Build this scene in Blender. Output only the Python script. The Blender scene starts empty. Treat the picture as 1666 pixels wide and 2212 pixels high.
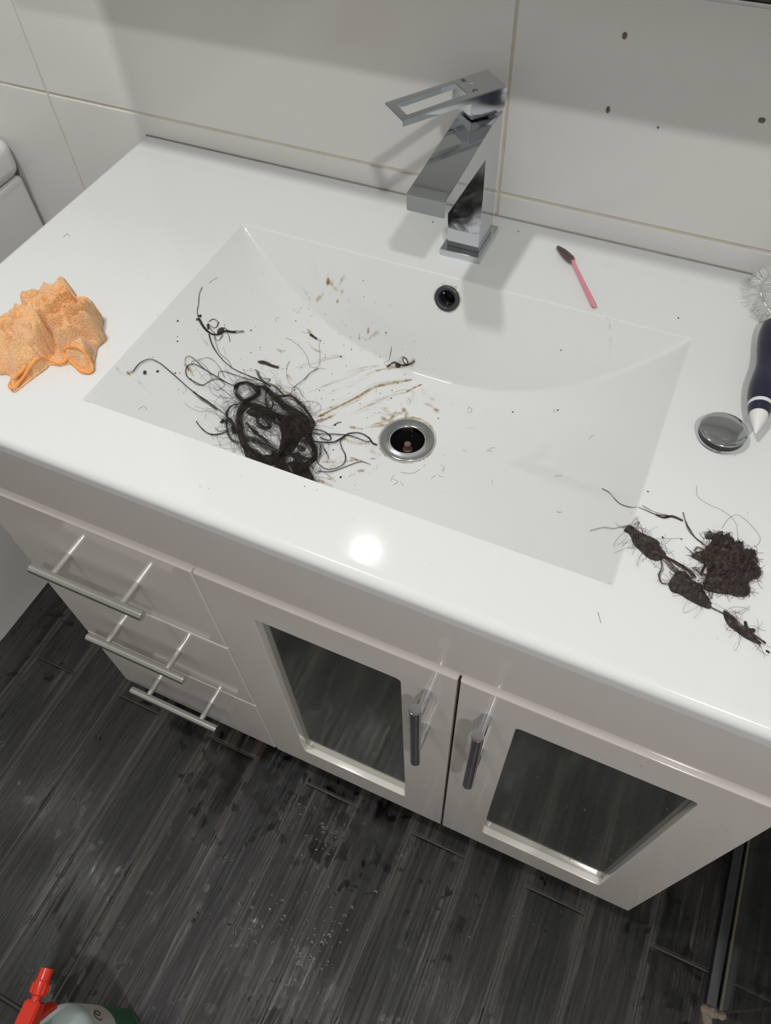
import bpy, bmesh, math, random
import numpy as np
from mathutils import Vector, Matrix, noise as mnoise

random.seed(7); rng = np.random.default_rng(7)
S = bpy.context.scene
COL = S.collection
T = 0.845                     # height of the worktop above the floor

# ------------------------------------------------------------------ camera
FPX = 1616.8226
CR = np.array([[0.91051831, 0.41217691, -0.03265886], [0.32094657, -0.75436052, -0.57265478], [-0.26067163, 0.51093091, -0.81914584]])
CC = np.array([0.67307912, -0.71637941, 0.49111038 + T])
cam = bpy.data.cameras.new('camera'); camo = bpy.data.objects.new('camera', cam); COL.objects.link(camo)
cam.sensor_fit = 'HORIZONTAL'; cam.sensor_width = 36.0; cam.lens = FPX * 36.0 / 1666.0
cam.clip_start = 0.01
M = Matrix(((CR[0][0], -CR[1][0], -CR[2][0], CC[0]), (CR[0][1], -CR[1][1], -CR[2][1], CC[1]), (CR[0][2], -CR[1][2], -CR[2][2], CC[2]), (0, 0, 0, 1)))
camo.matrix_world = M
S.camera = camo

# ------------------------------------------------------------------ world, exposure
w = bpy.data.worlds.new('world'); S.world = w; w.use_nodes = True
w.node_tree.nodes['Background'].inputs[0].default_value = (0.9, 0.95, 1.0, 1)
w.node_tree.nodes['Background'].inputs[1].default_value = 0.0     # a closed room: only its lamps give light
S.view_settings.view_transform = 'Standard'; S.view_settings.look = 'None'
S.view_settings.gamma = 1.0; S.view_settings.use_curve_mapping = False
S.view_settings.exposure = -0.2
S.cycles.use_denoising = True; S.cycles.max_bounces = 7; S.cycles.diffuse_bounces = 4; S.cycles.glossy_bounces = 4; S.cycles.transmission_bounces = 6
S.cycles.use_adaptive_sampling = True; S.cycles.adaptive_threshold = 0.035
LAMP_A = (0.03, -0.66, 2.398); LAMP_B = (1.15, -1.25, 2.398)
POWER_A = 13.5; POWER_B = 19.0
LAMP_COLOR = (1.0, 0.992, 0.975)
ROOM = (-1.0, 1.95, -2.1)       # x left, x right, y front

# ------------------------------------------------------------------ materials
def node_mat(name):
    m = bpy.data.materials.new(name); m.use_nodes = True
    nt = m.node_tree
    return m, nt, nt.nodes['Principled BSDF']
def N(nt, typ, **kw):
    n = nt.nodes.new(typ)
    for k, v in kw.items():
        if k.startswith('_'): setattr(n, k[1:], v)
        else: n.inputs[k.replace('__', ' ')].default_value = v
    return n
def L(nt, a, b): nt.links.new(a, b)
def ramp(nt, src, stops):
    r = nt.nodes.new('ShaderNodeValToRGB')
    els = r.color_ramp.elements
    while len(els) < len(stops): els.new(0.5)
    for e, (p, c) in zip(els, stops):
        e.position = p; e.color = (c, c, c, 1) if isinstance(c, (int, float)) else (*c, 1)
    L(nt, src, r.inputs[0]); return r
def coords(nt, scale=(1, 1, 1), kind='Object'):
    tc = nt.nodes.new('ShaderNodeTexCoord'); mp = nt.nodes.new('ShaderNodeMapping')
    mp.inputs['Scale'].default_value = scale
    L(nt, tc.outputs[kind], mp.inputs[0]); return mp.outputs[0]
def mixc(nt, fac, a, b, mode='MIX'):
    n = nt.nodes.new('ShaderNodeMix'); n.data_type = 'RGBA'; n.blend_type = mode
    if isinstance(fac, (int, float)): n.inputs[0].default_value = fac
    else: L(nt, fac, n.inputs[0])
    for i, v in ((6, a), (7, b)):
        if isinstance(v, tuple): n.inputs[i].default_value = (*v, 1)
        else: L(nt, v, n.inputs[i])
    return n.outputs[2]
def bump(nt, h, strength, dist, bsdf):
    b = nt.nodes.new('ShaderNodeBump'); b.inputs['Strength'].default_value = strength; b.inputs['Distance'].default_value = dist
    L(nt, h, b.inputs['Height']); L(nt, b.outputs[0], bsdf.inputs['Normal'])
def simple(name, col, rough=0.4, metal=0.0, var=0.06, scale=8.0, bmp=0.0, coat=0.0, bscale=60.0, spec=0.5, rvar=0.0):
    m, nt, b = node_mat(name)
    v = coords(nt)
    n = N(nt, 'ShaderNodeTexNoise', Scale=scale, Detail=4.0); L(nt, v, n.inputs['Vector'])
    d = tuple(max(0, c * (1 - var)) for c in col); e = tuple(min(1, c * (1 + var)) for c in col)
    L(nt, mixc(nt, n.outputs[0], d, e), b.inputs['Base Color'])
    b.inputs['Roughness'].default_value = rough; b.inputs['Metallic'].default_value = metal
    b.inputs['Specular IOR Level'].default_value = spec
    if rvar:
        r = ramp(nt, n.outputs[0], [(0.35, max(0.0, rough - rvar)), (0.65, rough + rvar)]); L(nt, r.outputs[0], b.inputs['Roughness'])
    if coat: b.inputs['Coat Weight'].default_value = coat; b.inputs['Coat Roughness'].default_value = 0.03
    if bmp:
        n2 = N(nt, 'ShaderNodeTexNoise', Scale=bscale, Detail=3.0); L(nt, v, n2.inputs['Vector'])
        bump(nt, n2.outputs[0], bmp, 0.002, b)
    return m

MAT = {}
MAT['tile'] = simple('white_wall_tile', (0.70, 0.695, 0.67), 0.16, var=0.012, scale=3)
MAT['grout'] = simple('cream_grout', (0.63, 0.575, 0.475), 0.8, var=0.25, scale=40)
MAT['paint'] = simple('white_paint', (0.72, 0.71, 0.69), 0.6, var=0.01)
MAT['gloss'] = simple('white_gloss_lacquer', (0.73, 0.69, 0.648), 0.09, var=0.01, scale=4, coat=0.3)
MAT['ceramic'] = simple('white_ceramic', (0.76, 0.76, 0.75), 0.08, var=0.01, scale=4, coat=0.4)
MAT['chrome'] = simple('chrome', (0.62, 0.64, 0.67), 0.07, metal=1.0, var=0.06, scale=35, rvar=0.035)
MAT['chrome_wet'] = simple('wet_chrome', (0.60, 0.61, 0.62), 0.16, metal=1.0, var=0.1, scale=90, bmp=0.06, bscale=260)
MAT['steel'] = simple('brushed_steel', (0.66, 0.66, 0.64), 0.28, metal=1.0, var=0.04, scale=60)
MAT['mirror'] = simple('tinted_mirror', (0.46, 0.49, 0.445), 0.10, metal=1.0, var=0.03, scale=10)
MAT['mirror_clear'] = simple('silver_mirror', (0.86, 0.88, 0.87), 0.01, metal=1.0, var=0.005)
MAT['black'] = simple('black_plastic', (0.012, 0.012, 0.013), 0.35, var=0.2, scale=30)
MAT['rubber'] = simple('dark_rubber', (0.035, 0.037, 0.042), 0.38, var=0.25, scale=60)
MAT['navy'] = simple('navy_plastic', (0.016, 0.018, 0.040), 0.33, var=0.15, scale=30, bmp=0.1, bscale=150)
MAT['white_plastic'] = simple('white_plastic', (0.72, 0.71, 0.68), 0.3, var=0.02)
MAT['red'] = simple('red_plastic', (0.62, 0.028, 0.008), 0.25, var=0.08, coat=0.3)
MAT['pale_blue'] = simple('pale_blue_plastic', (0.62, 0.74, 0.74), 0.3, var=0.03)
MAT['label_white'] = simple('white_label', (0.70, 0.69, 0.62), 0.45, var=0.02)
MAT['green'] = simple('green_label', (0.035, 0.17, 0.075), 0.4, var=0.1)
MAT['ink'] = simple('black_ink', (0.01, 0.01, 0.012), 0.6)
MAT['sludge_edge'] = simple('brown_grime', (0.10, 0.07, 0.035), 0.5, var=0.5, scale=120)
MAT['sealant'] = simple('grey_sealant', (0.30, 0.285, 0.25), 0.6, var=0.4, scale=50)

def hair_mat(name, a, b_, rough=0.35):
    m, nt, b = node_mat(name); v = coords(nt)
    n = N(nt, 'ShaderNodeTexNoise', Scale=140.0, Detail=3.0); L(nt, v, n.inputs['Vector'])
    r = ramp(nt, n.outputs[0], [(0.35, a), (0.7, b_)]); L(nt, r.outputs[0], b.inputs['Base Color'])
    b.inputs['Roughness'].default_value = rough
    return m
MAT['hair'] = hair_mat('wet_dark_hair', (0.010, 0.008, 0.007), (0.050, 0.036, 0.028), 0.3)
MAT['hair_brown'] = hair_mat('brown_hair', (0.026, 0.016, 0.011), (0.12, 0.075, 0.052), 0.45)
def sludge_mat():
    m, nt, b = node_mat('dark_hair_sludge'); v = coords(nt)
    n = N(nt, 'ShaderNodeTexNoise', Scale=190.0, Detail=6.0, Roughness=0.7, Distortion=1.2); L(nt, v, n.inputs['Vector'])
    n2 = N(nt, 'ShaderNodeTexNoise', Scale=45.0, Detail=3.0); L(nt, v, n2.inputs['Vector'])
    r = ramp(nt, n.outputs[0], [(0.30, (0.006, 0.005, 0.005)), (0.50, (0.040, 0.030, 0.022)), (0.70, (0.20, 0.155, 0.12))])
    c = mixc(nt, ramp(nt, n2.outputs[0], [(0.4, 0.0), (0.62, 0.6)]).outputs[0], r.outputs[0], (0.014, 0.013, 0.015))
    L(nt, c, b.inputs['Base Color']); b.inputs['Roughness'].default_value = 0.4
    bump(nt, n.outputs[0], 1.0, 0.002, b)
    return m
MAT['sludge'] = sludge_mat()

def cloth_mat():
    m, nt, b = node_mat('orange_terry'); v = coords(nt)
    n = N(nt, 'ShaderNodeTexNoise', Scale=560.0, Detail=3.0, Roughness=0.6, Distortion=0.6); L(nt, v, n.inputs['Vector'])
    v2 = N(nt, 'ShaderNodeTexVoronoi', Scale=620.0); L(nt, v, v2.inputs['Vector'])
    n3 = N(nt, 'ShaderNodeTexNoise', Scale=18.0, Detail=2.0); L(nt, v, n3.inputs['Vector'])
    c1 = mixc(nt, ramp(nt, n.outputs[0], [(0.3, 0.0), (0.65, 1.0)]).outputs[0], (0.62, 0.265, 0.085), (0.93, 0.52, 0.235))
    c2 = mixc(nt, ramp(nt, n3.outputs[0], [(0.4, 0.0), (0.65, 0.55)]).outputs[0], c1, (0.76, 0.50, 0.28))
    L(nt, c2, b.inputs['Base Color']); b.inputs['Roughness'].default_value = 0.95
    b.inputs['Sheen Weight'].default_value = 0.35; b.inputs['Specular IOR Level'].default_value = 0.1
    mx = nt.nodes.new('ShaderNodeMath'); mx.operation = 'SUBTRACT'; L(nt, n.outputs[0], mx.inputs[0]); L(nt, v2.outputs[0], mx.inputs[1])
    bump(nt, mx.outputs[0], 0.55, 0.0016, b)
    return m
MAT['cloth'] = cloth_mat()
MAT['hem'] = simple('orange_stitch', (0.84, 0.36, 0.115), 0.85, var=0.15, scale=300, bmp=0.5, bscale=500)

def floor_mat():
    m, nt, b = node_mat('dark_wood_look_tile')
    geo = nt.nodes.new('ShaderNodeNewGeometry'); oi = nt.nodes.new('ShaderNodeObjectInfo')
    off = nt.nodes.new('ShaderNodeVectorMath'); off.operation = 'MULTIPLY_ADD'
    cmb = nt.nodes.new('ShaderNodeCombineXYZ')
    for i in range(3): L(nt, oi.outputs['Random'], cmb.inputs[i])
    L(nt, cmb.outputs[0], off.inputs[0]); off.inputs[1].default_value = (37, 53, 11); L(nt, geo.outputs['Position'], off.inputs[2])
    mp = nt.nodes.new('ShaderNodeMapping'); mp.inputs['Scale'].default_value = (75, 3.2, 10); L(nt, off.outputs[0], mp.inputs[0])
    g1 = N(nt, 'ShaderNodeTexNoise', Scale=1.6, Detail=8.0, Roughness=0.68, Distortion=1.6); L(nt, mp.outputs[0], g1.inputs['Vector'])
    mp2 = nt.nodes.new('ShaderNodeMapping'); mp2.inputs['Scale'].default_value = (24, 3.6, 5); L(nt, off.outputs[0], mp2.inputs[0])
    g2 = N(nt, 'ShaderNodeTexNoise', Scale=1.0, Detail=5.0, Roughness=0.6, Distortion=0.6); L(nt, mp2.outputs[0], g2.inputs['Vector'])
    grain = ramp(nt, g1.outputs[0], [(0.41, (0.006, 0.0056, 0.0062)), (0.53, (0.023, 0.021, 0.0205)), (0.60, (0.045, 0.040, 0.036)), (0.70, (0.125, 0.11, 0.096))])
    tone = ramp(nt, g2.outputs[0], [(0.43, (0.10, 0.10, 0.115)), (0.57, (1.05, 1.02, 1.0))])
    c = mixc(nt, 1.0, grain.outputs[0], tone.outputs[0], 'MULTIPLY')
    c = mixc(nt, 1.0, c, oi.outputs['Color'], 'MULTIPLY')
    tc = nt.nodes.new('ShaderNodeTexCoord'); sx = nt.nodes.new('ShaderNodeSeparateXYZ'); L(nt, tc.outputs['Object'], sx.inputs[0])
    ab = nt.nodes.new('ShaderNodeMath'); ab.operation = 'ABSOLUTE'; L(nt, sx.outputs[0], ab.inputs[0])
    wob = nt.nodes.new('ShaderNodeMath'); wob.operation = 'MULTIPLY_ADD'; L(nt, g2.outputs[0], wob.inputs[0]); wob.inputs[1].default_value = 0.018; L(nt, ab.outputs[0], wob.inputs[2])
    sc_ = nt.nodes.new('ShaderNodeMath'); sc_.operation = 'MULTIPLY'; L(nt, wob.outputs[0], sc_.inputs[0]); sc_.inputs[1].default_value = 10.0
    edge = ramp(nt, sc_.outputs[0], [(0.485, 0.0), (0.545, 0.55)])
    c = mixc(nt, edge.outputs[0], c, (0.078, 0.069, 0.060))
    # splashed water: small dark glossy blotches with their own outline
    mw = nt.nodes.new('ShaderNodeMapping'); mw.inputs['Scale'].default_value = (1, 1, 1); L(nt, geo.outputs['Position'], mw.inputs[0])
    w1 = N(nt, 'ShaderNodeTexNoise', Scale=30.0, Detail=2.0, Roughness=0.55, Distortion=0.4); L(nt, mw.outputs[0], w1.inputs['Vector'])
    w2 = N(nt, 'ShaderNodeTexNoise', Scale=5.0, Detail=1.0); L(nt, mw.outputs[0], w2.inputs['Vector'])
    ad = nt.nodes.new('ShaderNodeMath'); ad.operation = 'MULTIPLY_ADD'; L(nt, w2.outputs[0], ad.inputs[0]); ad.inputs[1].default_value = 0.62; L(nt, w1.outputs[0], ad.inputs[2])
    ds = nt.nodes.new('ShaderNodeVectorMath'); ds.operation = 'DISTANCE'; L(nt, geo.outputs['Position'], ds.inputs[0]); ds.inputs[1].default_value = (0.36, -0.64, 0)
    pud = ramp(nt, ds.outputs['Value'], [(0.10, 0.058), (0.42, 0.0)])
    ad2 = nt.nodes.new('ShaderNodeMath'); ad2.operation = 'ADD'; L(nt, ad.outputs[0], ad2.inputs[0]); L(nt, pud.outputs[0], ad2.inputs[1]); ad = ad2
    wet = ramp(nt, ad.outputs[0], [(0.93, 0.0), (1.0, 1.0)])
    c = mixc(nt, wet.outputs[0], c, mixc(nt, 1.0, c, (0.22, 0.22, 0.24), 'MULTIPLY'))
    L(nt, c, b.inputs['Base Color'])
    film = ramp(nt, w2.outputs[0], [(0.45, 0.45), (0.66, 0.2)])
    rg = mixc(nt, wet.outputs[0], film.outputs[0], (0.12, 0.12, 0.12)); L(nt, rg, b.inputs['Roughness'])
    hsum = nt.nodes.new('ShaderNodeMath'); hsum.operation = 'MULTIPLY_ADD'; L(nt, wet.outputs[0], hsum.inputs[0]); hsum.inputs[1].default_value = 0.0; L(nt, g1.outputs[0], hsum.inputs[2])
    bump(nt, hsum.outputs[0], 0.85, 0.0022, b)
    return m
MAT['plank'] = floor_mat()
MAT['floor_grout'] = simple('dark_floor_grout', (0.035, 0.03, 0.025), 0.5, var=0.5, scale=30, bmp=0.4, bscale=200)

def basin_mat():
    m, nt, b = node_mat('white_polymarble_stained'); v = coords(nt)
    at = nt.nodes.new('ShaderNodeAttribute'); at.attribute_name = 'stain'
    n = N(nt, 'ShaderNodeTexNoise', Scale=330.0, Detail=5.0, Roughness=0.65, Distortion=0.6); L(nt, v, n.inputs['Vector'])
    n2 = N(nt, 'ShaderNodeTexNoise', Scale=90.0, Detail=3.0); L(nt, v, n2.inputs['Vector'])
    a = nt.nodes.new('ShaderNodeMath'); a.operation = 'ADD'; L(nt, n.outputs[0], a.inputs[0]); L(nt, n2.outputs[0], a.inputs[1])
    s = nt.nodes.new('ShaderNodeMath'); s.operation = 'MULTIPLY_ADD'; L(nt, a.outputs[0], s.inputs[0]); s.inputs[1].default_value = 1.15; s.inputs[2].default_value = -1.30
    s2 = nt.nodes.new('ShaderNodeMath'); s2.operation = 'ADD'; L(nt, s.outputs[0], s2.inputs[0]); L(nt, at.outputs['Fac'], s2.inputs[1])
    gate = nt.nodes.new('ShaderNodeMath'); gate.operation = 'MULTIPLY'; L(nt, ramp(nt, s2.outputs[0], [(0.12, 0.0), (0.75, 1.0)]).outputs[0], gate.inputs[0])
    L(nt, ramp(nt, at.outputs['Fac'], [(0.01, 0.0), (0.10, 1.0)]).outputs[0], gate.inputs[1])
    colr = ramp(nt, s2.outputs[0], [(0.15, (0.62, 0.56, 0.45)), (0.55, (0.38, 0.29, 0.175)), (1.0, (0.15, 0.10, 0.055))])
    c = mixc(nt, gate.outputs[0], (0.70, 0.71, 0.705), colr.outputs[0])
    L(nt, c, b.inputs['Base Color'])
    b.inputs['Roughness'].default_value = 0.10; b.inputs['Coat Weight'].default_value = 0.3; b.inputs['Coat Roughness'].default_value = 0.04
    return m
MAT['basin'] = basin_mat()

def glass_mat(name, col=(0.9, 0.95, 0.93)):
    m, nt, b = node_mat(name); v = coords(nt)
    n = N(nt, 'ShaderNodeTexNoise', Scale=30.0, Detail=3.0); L(nt, v, n.inputs['Vector'])
    L(nt, ramp(nt, n.outputs[0], [(0.4, 0.0), (0.8, 0.04)]).outputs[0], b.inputs['Roughness'])
    b.inputs['Base Color'].default_value = (*col, 1); b.inputs['Transmission Weight'].default_value = 1.0; b.inputs['IOR'].default_value = 1.45
    return m
MAT['glass'] = glass_mat('clear_glass')
MAT['water'] = glass_mat('water', (1, 1, 1))
def pink_mat():
    m = simple('pink_translucent_plastic', (0.88, 0.33, 0.40), 0.18, var=0.12, scale=120)
    b = m.node_tree.nodes['Principled BSDF']; b.inputs['Transmission Weight'].default_value = 0.25; b.inputs['Subsurface Weight'].default_value = 0.2
    b.inputs['Subsurface Radius'].default_value = (0.004, 0.001, 0.001)
    return m
MAT['pink'] = pink_mat()
def emit_mat():
    m, nt, b = node_mat('lamp_diffuser'); v = coords(nt)
    n = N(nt, 'ShaderNodeTexNoise', Scale=5.0); L(nt, v, n.inputs['Vector'])
    L(nt, mixc(nt, n.outputs[0], (1, 0.98, 0.94), (1, 0.99, 0.96)), b.inputs['Emission Color']); b.inputs['Emission Strength'].default_value = 6.0
    return m
MAT['emit'] = emit_mat()

# ------------------------------------------------------------------ object helpers
def link(name, me, mat, parent=None, smooth=None):
    if mat is not None and not me.materials: me.materials.append(MAT[mat] if isinstance(mat, str) else mat)
    o = bpy.data.objects.new(name, me); COL.objects.link(o)
    if parent is not None: o.parent = parent
    if smooth is not None and smooth < 90 and len(me.polygons):
        wn = o.modifiers.new('weighted', 'WEIGHTED_NORMAL'); wn.keep_sharp = True; wn.weight = 100
    if smooth is not None and len(me.polygons):
        me.polygons.foreach_set('use_smooth', [True] * len(me.polygons))
        if smooth < 179: me.set_sharp_from_angle(angle=math.radians(smooth))
    return o
def from_bm(name, bm, mat, parent=None, smooth=35):
    bmesh.ops.recalc_face_normals(bm, faces=bm.faces)
    me = bpy.data.meshes.new(name); bm.to_mesh(me); bm.free()
    return link(name, me, mat, parent, smooth)
def from_arr(name, V, F, mat, parent=None, smooth=180):
    me = bpy.data.meshes.new(name); me.from_pydata([tuple(p) for p in np.asarray(V).tolist()], [], [tuple(f) for f in F]); me.update()
    return link(name, me, mat, parent, smooth)
def tag(o, label=None, cat=None, group=None, kind=None):
    if label: o['label'] = label
    if cat: o['category'] = cat
    if group: o['group'] = group
    if kind: o['kind'] = kind
    return o
def thing(name, label, cat, loc=(0, 0, 0), group=None):
    o = bpy.data.objects.new(name, None); COL.objects.link(o); o.location = loc; o.empty_display_size = 0.02
    return tag(o, label, cat, group)
def struct(o): o['kind'] = 'structure'; return o
def bx(bm, x0, x1, y0, y1, z0, z1, bev=0.0, seg=2):
    r = bmesh.ops.create_cube(bm, size=1.0)
    vs = r['verts']
    for v in vs:
        v.co = Vector(((x0 + x1) / 2 + v.co.x * (x1 - x0), (y0 + y1) / 2 + v.co.y * (y1 - y0), (z0 + z1) / 2 + v.co.z * (z1 - z0)))
    if bev > 0:
        es = list({e for v in vs for e in v.link_edges})
        bmesh.ops.bevel(bm, geom=es, offset=bev, segments=seg, affect='EDGES', profile=0.5)
def box(name, x0, x1, y0, y1, z0, z1, mat, parent=None, bev=0.002, seg=2, origin=None):
    bm = bmesh.new(); o = Vector(origin) if origin else Vector((0, 0, 0))
    bx(bm, x0 - o.x, x1 - o.x, y0 - o.y, y1 - o.y, z0 - o.z, z1 - o.z, bev, seg)
    return from_bm(name, bm, mat, parent)
def lathe(bm, prof, origin=(0, 0, 0), axis=(0, 0, 1), seg=32, cap=True):
    a = Vector(axis).normalized(); q = Vector((0, 0, 1)).rotation_difference(a); o = Vector(origin)
    rings = []
    for r, h in prof:
        rings.append([bm.verts.new(o + q @ Vector((r * math.cos(2 * math.pi * i / seg), r * math.sin(2 * math.pi * i / seg), h))) for i in range(seg)])
    for A, B in zip(rings, rings[1:]):
        for i in range(seg):
            j = (i + 1) % seg; bm.faces.new((A[i], A[j], B[j], B[i]))
    if cap:
        bm.faces.new(list(reversed(rings[0]))); bm.faces.new(rings[-1])
def rod(bm, a, b, r, seg=20, bev=0.0):
    a = Vector(a); b = Vector(b); h = (b - a).length
    prof = [(r, 0), (r, h)] if not bev else [(r - bev, 0), (r - bev * .3, bev * .3), (r, bev), (r, h - bev), (r - bev * .3, h - bev * .3), (r - bev, h)]
    lathe(bm, prof, a, b - a, seg)
def prism(bm, pts, h0, h1):
    """closed polygon (x,y) extruded along z"""
    A = [bm.verts.new((x, y, h0)) for x, y in pts]; B = [bm.verts.new((x, y, h1)) for x, y in pts]
    n = len(pts)
    for i in range(n):
        j = (i + 1) % n; bm.faces.new((A[i], A[j], B[j], B[i]))
    bm.faces.new(list(reversed(A))); bm.faces.new(B)

def catmull(P, n):
    P = np.asarray(P, float)
    if len(P) == 2: P = np.vstack([P[0], (P[0] + P[1]) / 2, P[1]])
    Q = np.vstack([2 * P[0] - P[1], P, 2 * P[-1] - P[-2]])
    L_ = np.linalg.norm(np.diff(P, axis=0), axis=1); cum = np.concatenate([[0], np.cumsum(L_)])
    s = np.linspace(0, cum[-1], n); out = []
    k = np.clip(np.searchsorted(cum, s, side='right') - 1, 0, len(P) - 2)
    t = ((s - cum[k]) / np.maximum(L_[k], 1e-9))[:, None]
    p0, p1, p2, p3 = Q[k], Q[k + 1], Q[k + 2], Q[k + 3]
    return 0.5 * (2 * p1 + (p2 - p0) * t + (2 * p0 - 5 * p1 + 4 * p2 - p3) * t ** 2 + (3 * p1 - p0 - 3 * p2 + p3) * t ** 3)

class Strands:
    """many thin tubes collected into one mesh"""
    def __init__(s): s.V = []; s.F = []; s.n = 0
    def add(s, P, r, sides=3):
        P = np.asarray(P, float); m = len(P)
        if m < 2: return
        t = np.gradient(P, axis=0); t /= np.linalg.norm(t, axis=1, keepdims=True) + 1e-12
        up = np.array([0.13, 0.21, 1.0]); a = np.cross(t, up); a /= np.linalg.norm(a, axis=1, keepdims=True) + 1e-12
        b = np.cross(t, a)
        rr = np.full(m, r) if np.isscalar(r) else np.asarray(r)
        for k in range(sides):
            an = 2 * math.pi * k / sides
            s.V.append(P + (a * math.cos(an) + b * math.sin(an)) * rr[:, None])
        base = s.n
        for k in range(sides):
            k2 = (k + 1) % sides
            i = np.arange(m - 1)
            s.F.append(np.stack([base + k * m + i, base + k * m + i + 1, base + k2 * m + i + 1, base + k2 * m + i], 1))
        s.n += sides * m
    def build(s, name, mat, parent=None):
        V = np.vstack(s.V); F = np.vstack(s.F)
        me = bpy.data.meshes.new(name)
        me.vertices.add(len(V)); me.vertices.foreach_set('co', V.astype(np.float32).ravel())
        me.loops.add(F.size); me.loops.foreach_set('vertex_index', F.astype(np.int32).ravel())
        me.polygons.add(len(F)); me.polygons.foreach_set('loop_start', (np.arange(len(F)) * 4).astype(np.int32))
        me.update(calc_edges=True)
        return link(name, me, mat, parent, 180)

# ------------------------------------------------------------------ the basin surface (relative to the worktop plane)
DRAIN = (0.4615, -0.2405, -0.1212)
def smax(a, b, k): return np.maximum(a, b) + k * np.log1p(np.exp(-np.abs(a - b) / k))
def basin_z(x, y):
    x = np.asarray(x, float); y = np.asarray(y, float)
    u = np.abs((x - 0.455) / 0.2445)
    prof = 1 - u ** 2.4
    s = np.clip((-0.154 - y) / 0.09, 0, 1); dep = 0.110 + 0.0115 * s * s * (3 - 2 * s)
    bot = -dep * prof
    back = (y + 0.1176) / 0.33; front = -(y + 0.4039) / 0.22
    z = smax(smax(bot, back, 0.0016), front, 0.0016)
    z = -smax(-z, np.zeros_like(z), 0.0009) + 0.0009 * np.log(2) * np.exp(-np.abs(z) / 0.002)
    return np.minimum(z, 0.0)
def ray_dir(px, py):
    d = CR.T @ np.array([(px - 833) / FPX, (py - 1106) / FPX, 1.0]); return d / np.linalg.norm(d)
def on_top(px, py, h=0.0):
    """place of a picture point on the worktop or in the basin, raised by h"""
    d = ray_dir(px, py); c = CC - np.array([0, 0, T])
    f = lambda t: (c + t * d)[2] - (float(basin_z((c + t * d)[0], (c + t * d)[1])) + h)
    t0 = (0.06 - c[2]) / d[2]; t1 = (-0.14 - c[2]) / d[2]
    ts = np.linspace(t0, t1, 60); prev = ts[0]
    for t in ts[1:]:
        if f(t) <= 0:
            a, b = prev, t
            for _ in range(22):
                m = (a + b) / 2
                if f(m) > 0: a = m
                else: b = m
            p = c + b * d; p[2] += T; return p
        prev = t
    p = c + t1 * d; p[2] += T; return p
def trace(pts, h=0.0):
    if np.isscalar(h): h = [h] * len(pts)
    return np.array([on_top(x, y, hh) for (x, y), hh in zip(pts, h)])
def crop(x0, y0, s): return lambda pts: [(x0 + s * a, y0 + s * b) for a, b in pts]
def surf(P, h): 
    P = np.array(P, float); P[:, 2] = T + basin_z(P[:, 0], P[:, 1]) + h; return P

# ------------------------------------------------------------------ structure: floor, walls, ceiling
X0, X1, Y0 = ROOM; ZC = 2.40
fl = struct(box('floor', X0 - .1, X1 + .1, Y0 - .1, 0.1, -0.05, -0.0025, 'floor_grout', None, 0))
PW, PL = 0.1, 0.93
def plank_mesh(x0, x1, y0, y1):
    bm = bmesh.new(); bx(bm, x0, x1, y0, y1, -0.012, 0.0, 0.0028, 2)
    bmesh.ops.recalc_face_normals(bm, faces=bm.faces)
    me = bpy.data.meshes.new('plank'); bm.to_mesh(me); bm.free(); me.materials.append(MAT['plank']); return me
PLANK_TONE = {-8: (.72, .70, .70), -7: (.72, .69, .68), -6: (.72, .70, .70), -5: (.72, .69, .68), -4: (.36, .36, .39), -3: (1.55, 1.42, 1.32), -2: (1.25, 1.24, 1.40), -1: (1.45, 1.38, 1.34), 0: (1.05, 1.04, 1.10), 1: (.92, .86, .82), 2: (.55, .51, .50), 3: (.95, .93, .93), 4: (.75, .68, .63), 5: (.70, .68, .68), 6: (.70, .68, .68)}
full = plank_mesh(-PW / 2 + .0016, PW / 2 - .0016, -PL / 2 + .0016, PL / 2 - .0016)
k0 = int(math.floor((X0 - 0.456) / PW)) - 1
for k in range(k0, 30):
    xc = 0.456 + PW * (k + 0.5)
    if xc - PW / 2 < X0 - 0.02 or xc + PW / 2 > X1 + 0.06: continue
    # joints of every other row meet under the front of the cabinet
    yend = -0.462 if k % 2 == 1 else -0.462 + (0.46 if k % 4 else -0.471)
    j = -2
    while yend - j * PL > Y0 - PL:
        yc = yend - j * PL - PL / 2; j += 1
        a, b_ = yc - PL / 2, yc + PL / 2
        if a > 0.0 or b_ < Y0: continue
        o = bpy.data.objects.new('plank', full); COL.objects.link(o); o.parent = fl
        if b_ > 0.02 or a < Y0 - 0.02:
            lo, hi = max(a, Y0), min(b_, 0.0)
            if hi - lo < 0.02: bpy.data.objects.remove(o); continue
            o.data = plank_mesh(-PW / 2 + .0016, PW / 2 - .0016, lo - yc + .0016, hi - yc - .0016)
        o.location = (xc, yc, random.uniform(-0.0006, 0.0))
        v_ = random.uniform(.9, 1.1); o.color = (*[c * v_ for c in PLANK_TONE.get(k, (.7, .68, .68))], 1)
def floor_pt(px, py):
    d = CR.T @ np.array([(px - 833) / FPX, (py - 1106) / FPX, 1.0]); return CC - d * (CC[2] / d[2])
DROPS = [(floor_pt(random.gauss(cx_, sx_), random.gauss(cy_, sy_)), random.uniform(.0007, .0030)) for cx_, cy_, sx_, sy_, n_ in ((690, 1815, 35, 30, 60), (610, 1995, 30, 40, 60), (680, 2080, 50, 50, 70), (480, 1960, 35, 60, 40), (560, 1780, 60, 60, 30), (700, 1960, 60, 60, 40), (1160, 2000, 60, 40, 14)) for _ in range(int(n_ * .55))]
wb = struct(box('wall_back', X0, X1, 0.0015, 0.10, 0, ZC, 'grout', None, 0))
TW, TH = 0.6097, 0.3
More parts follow.
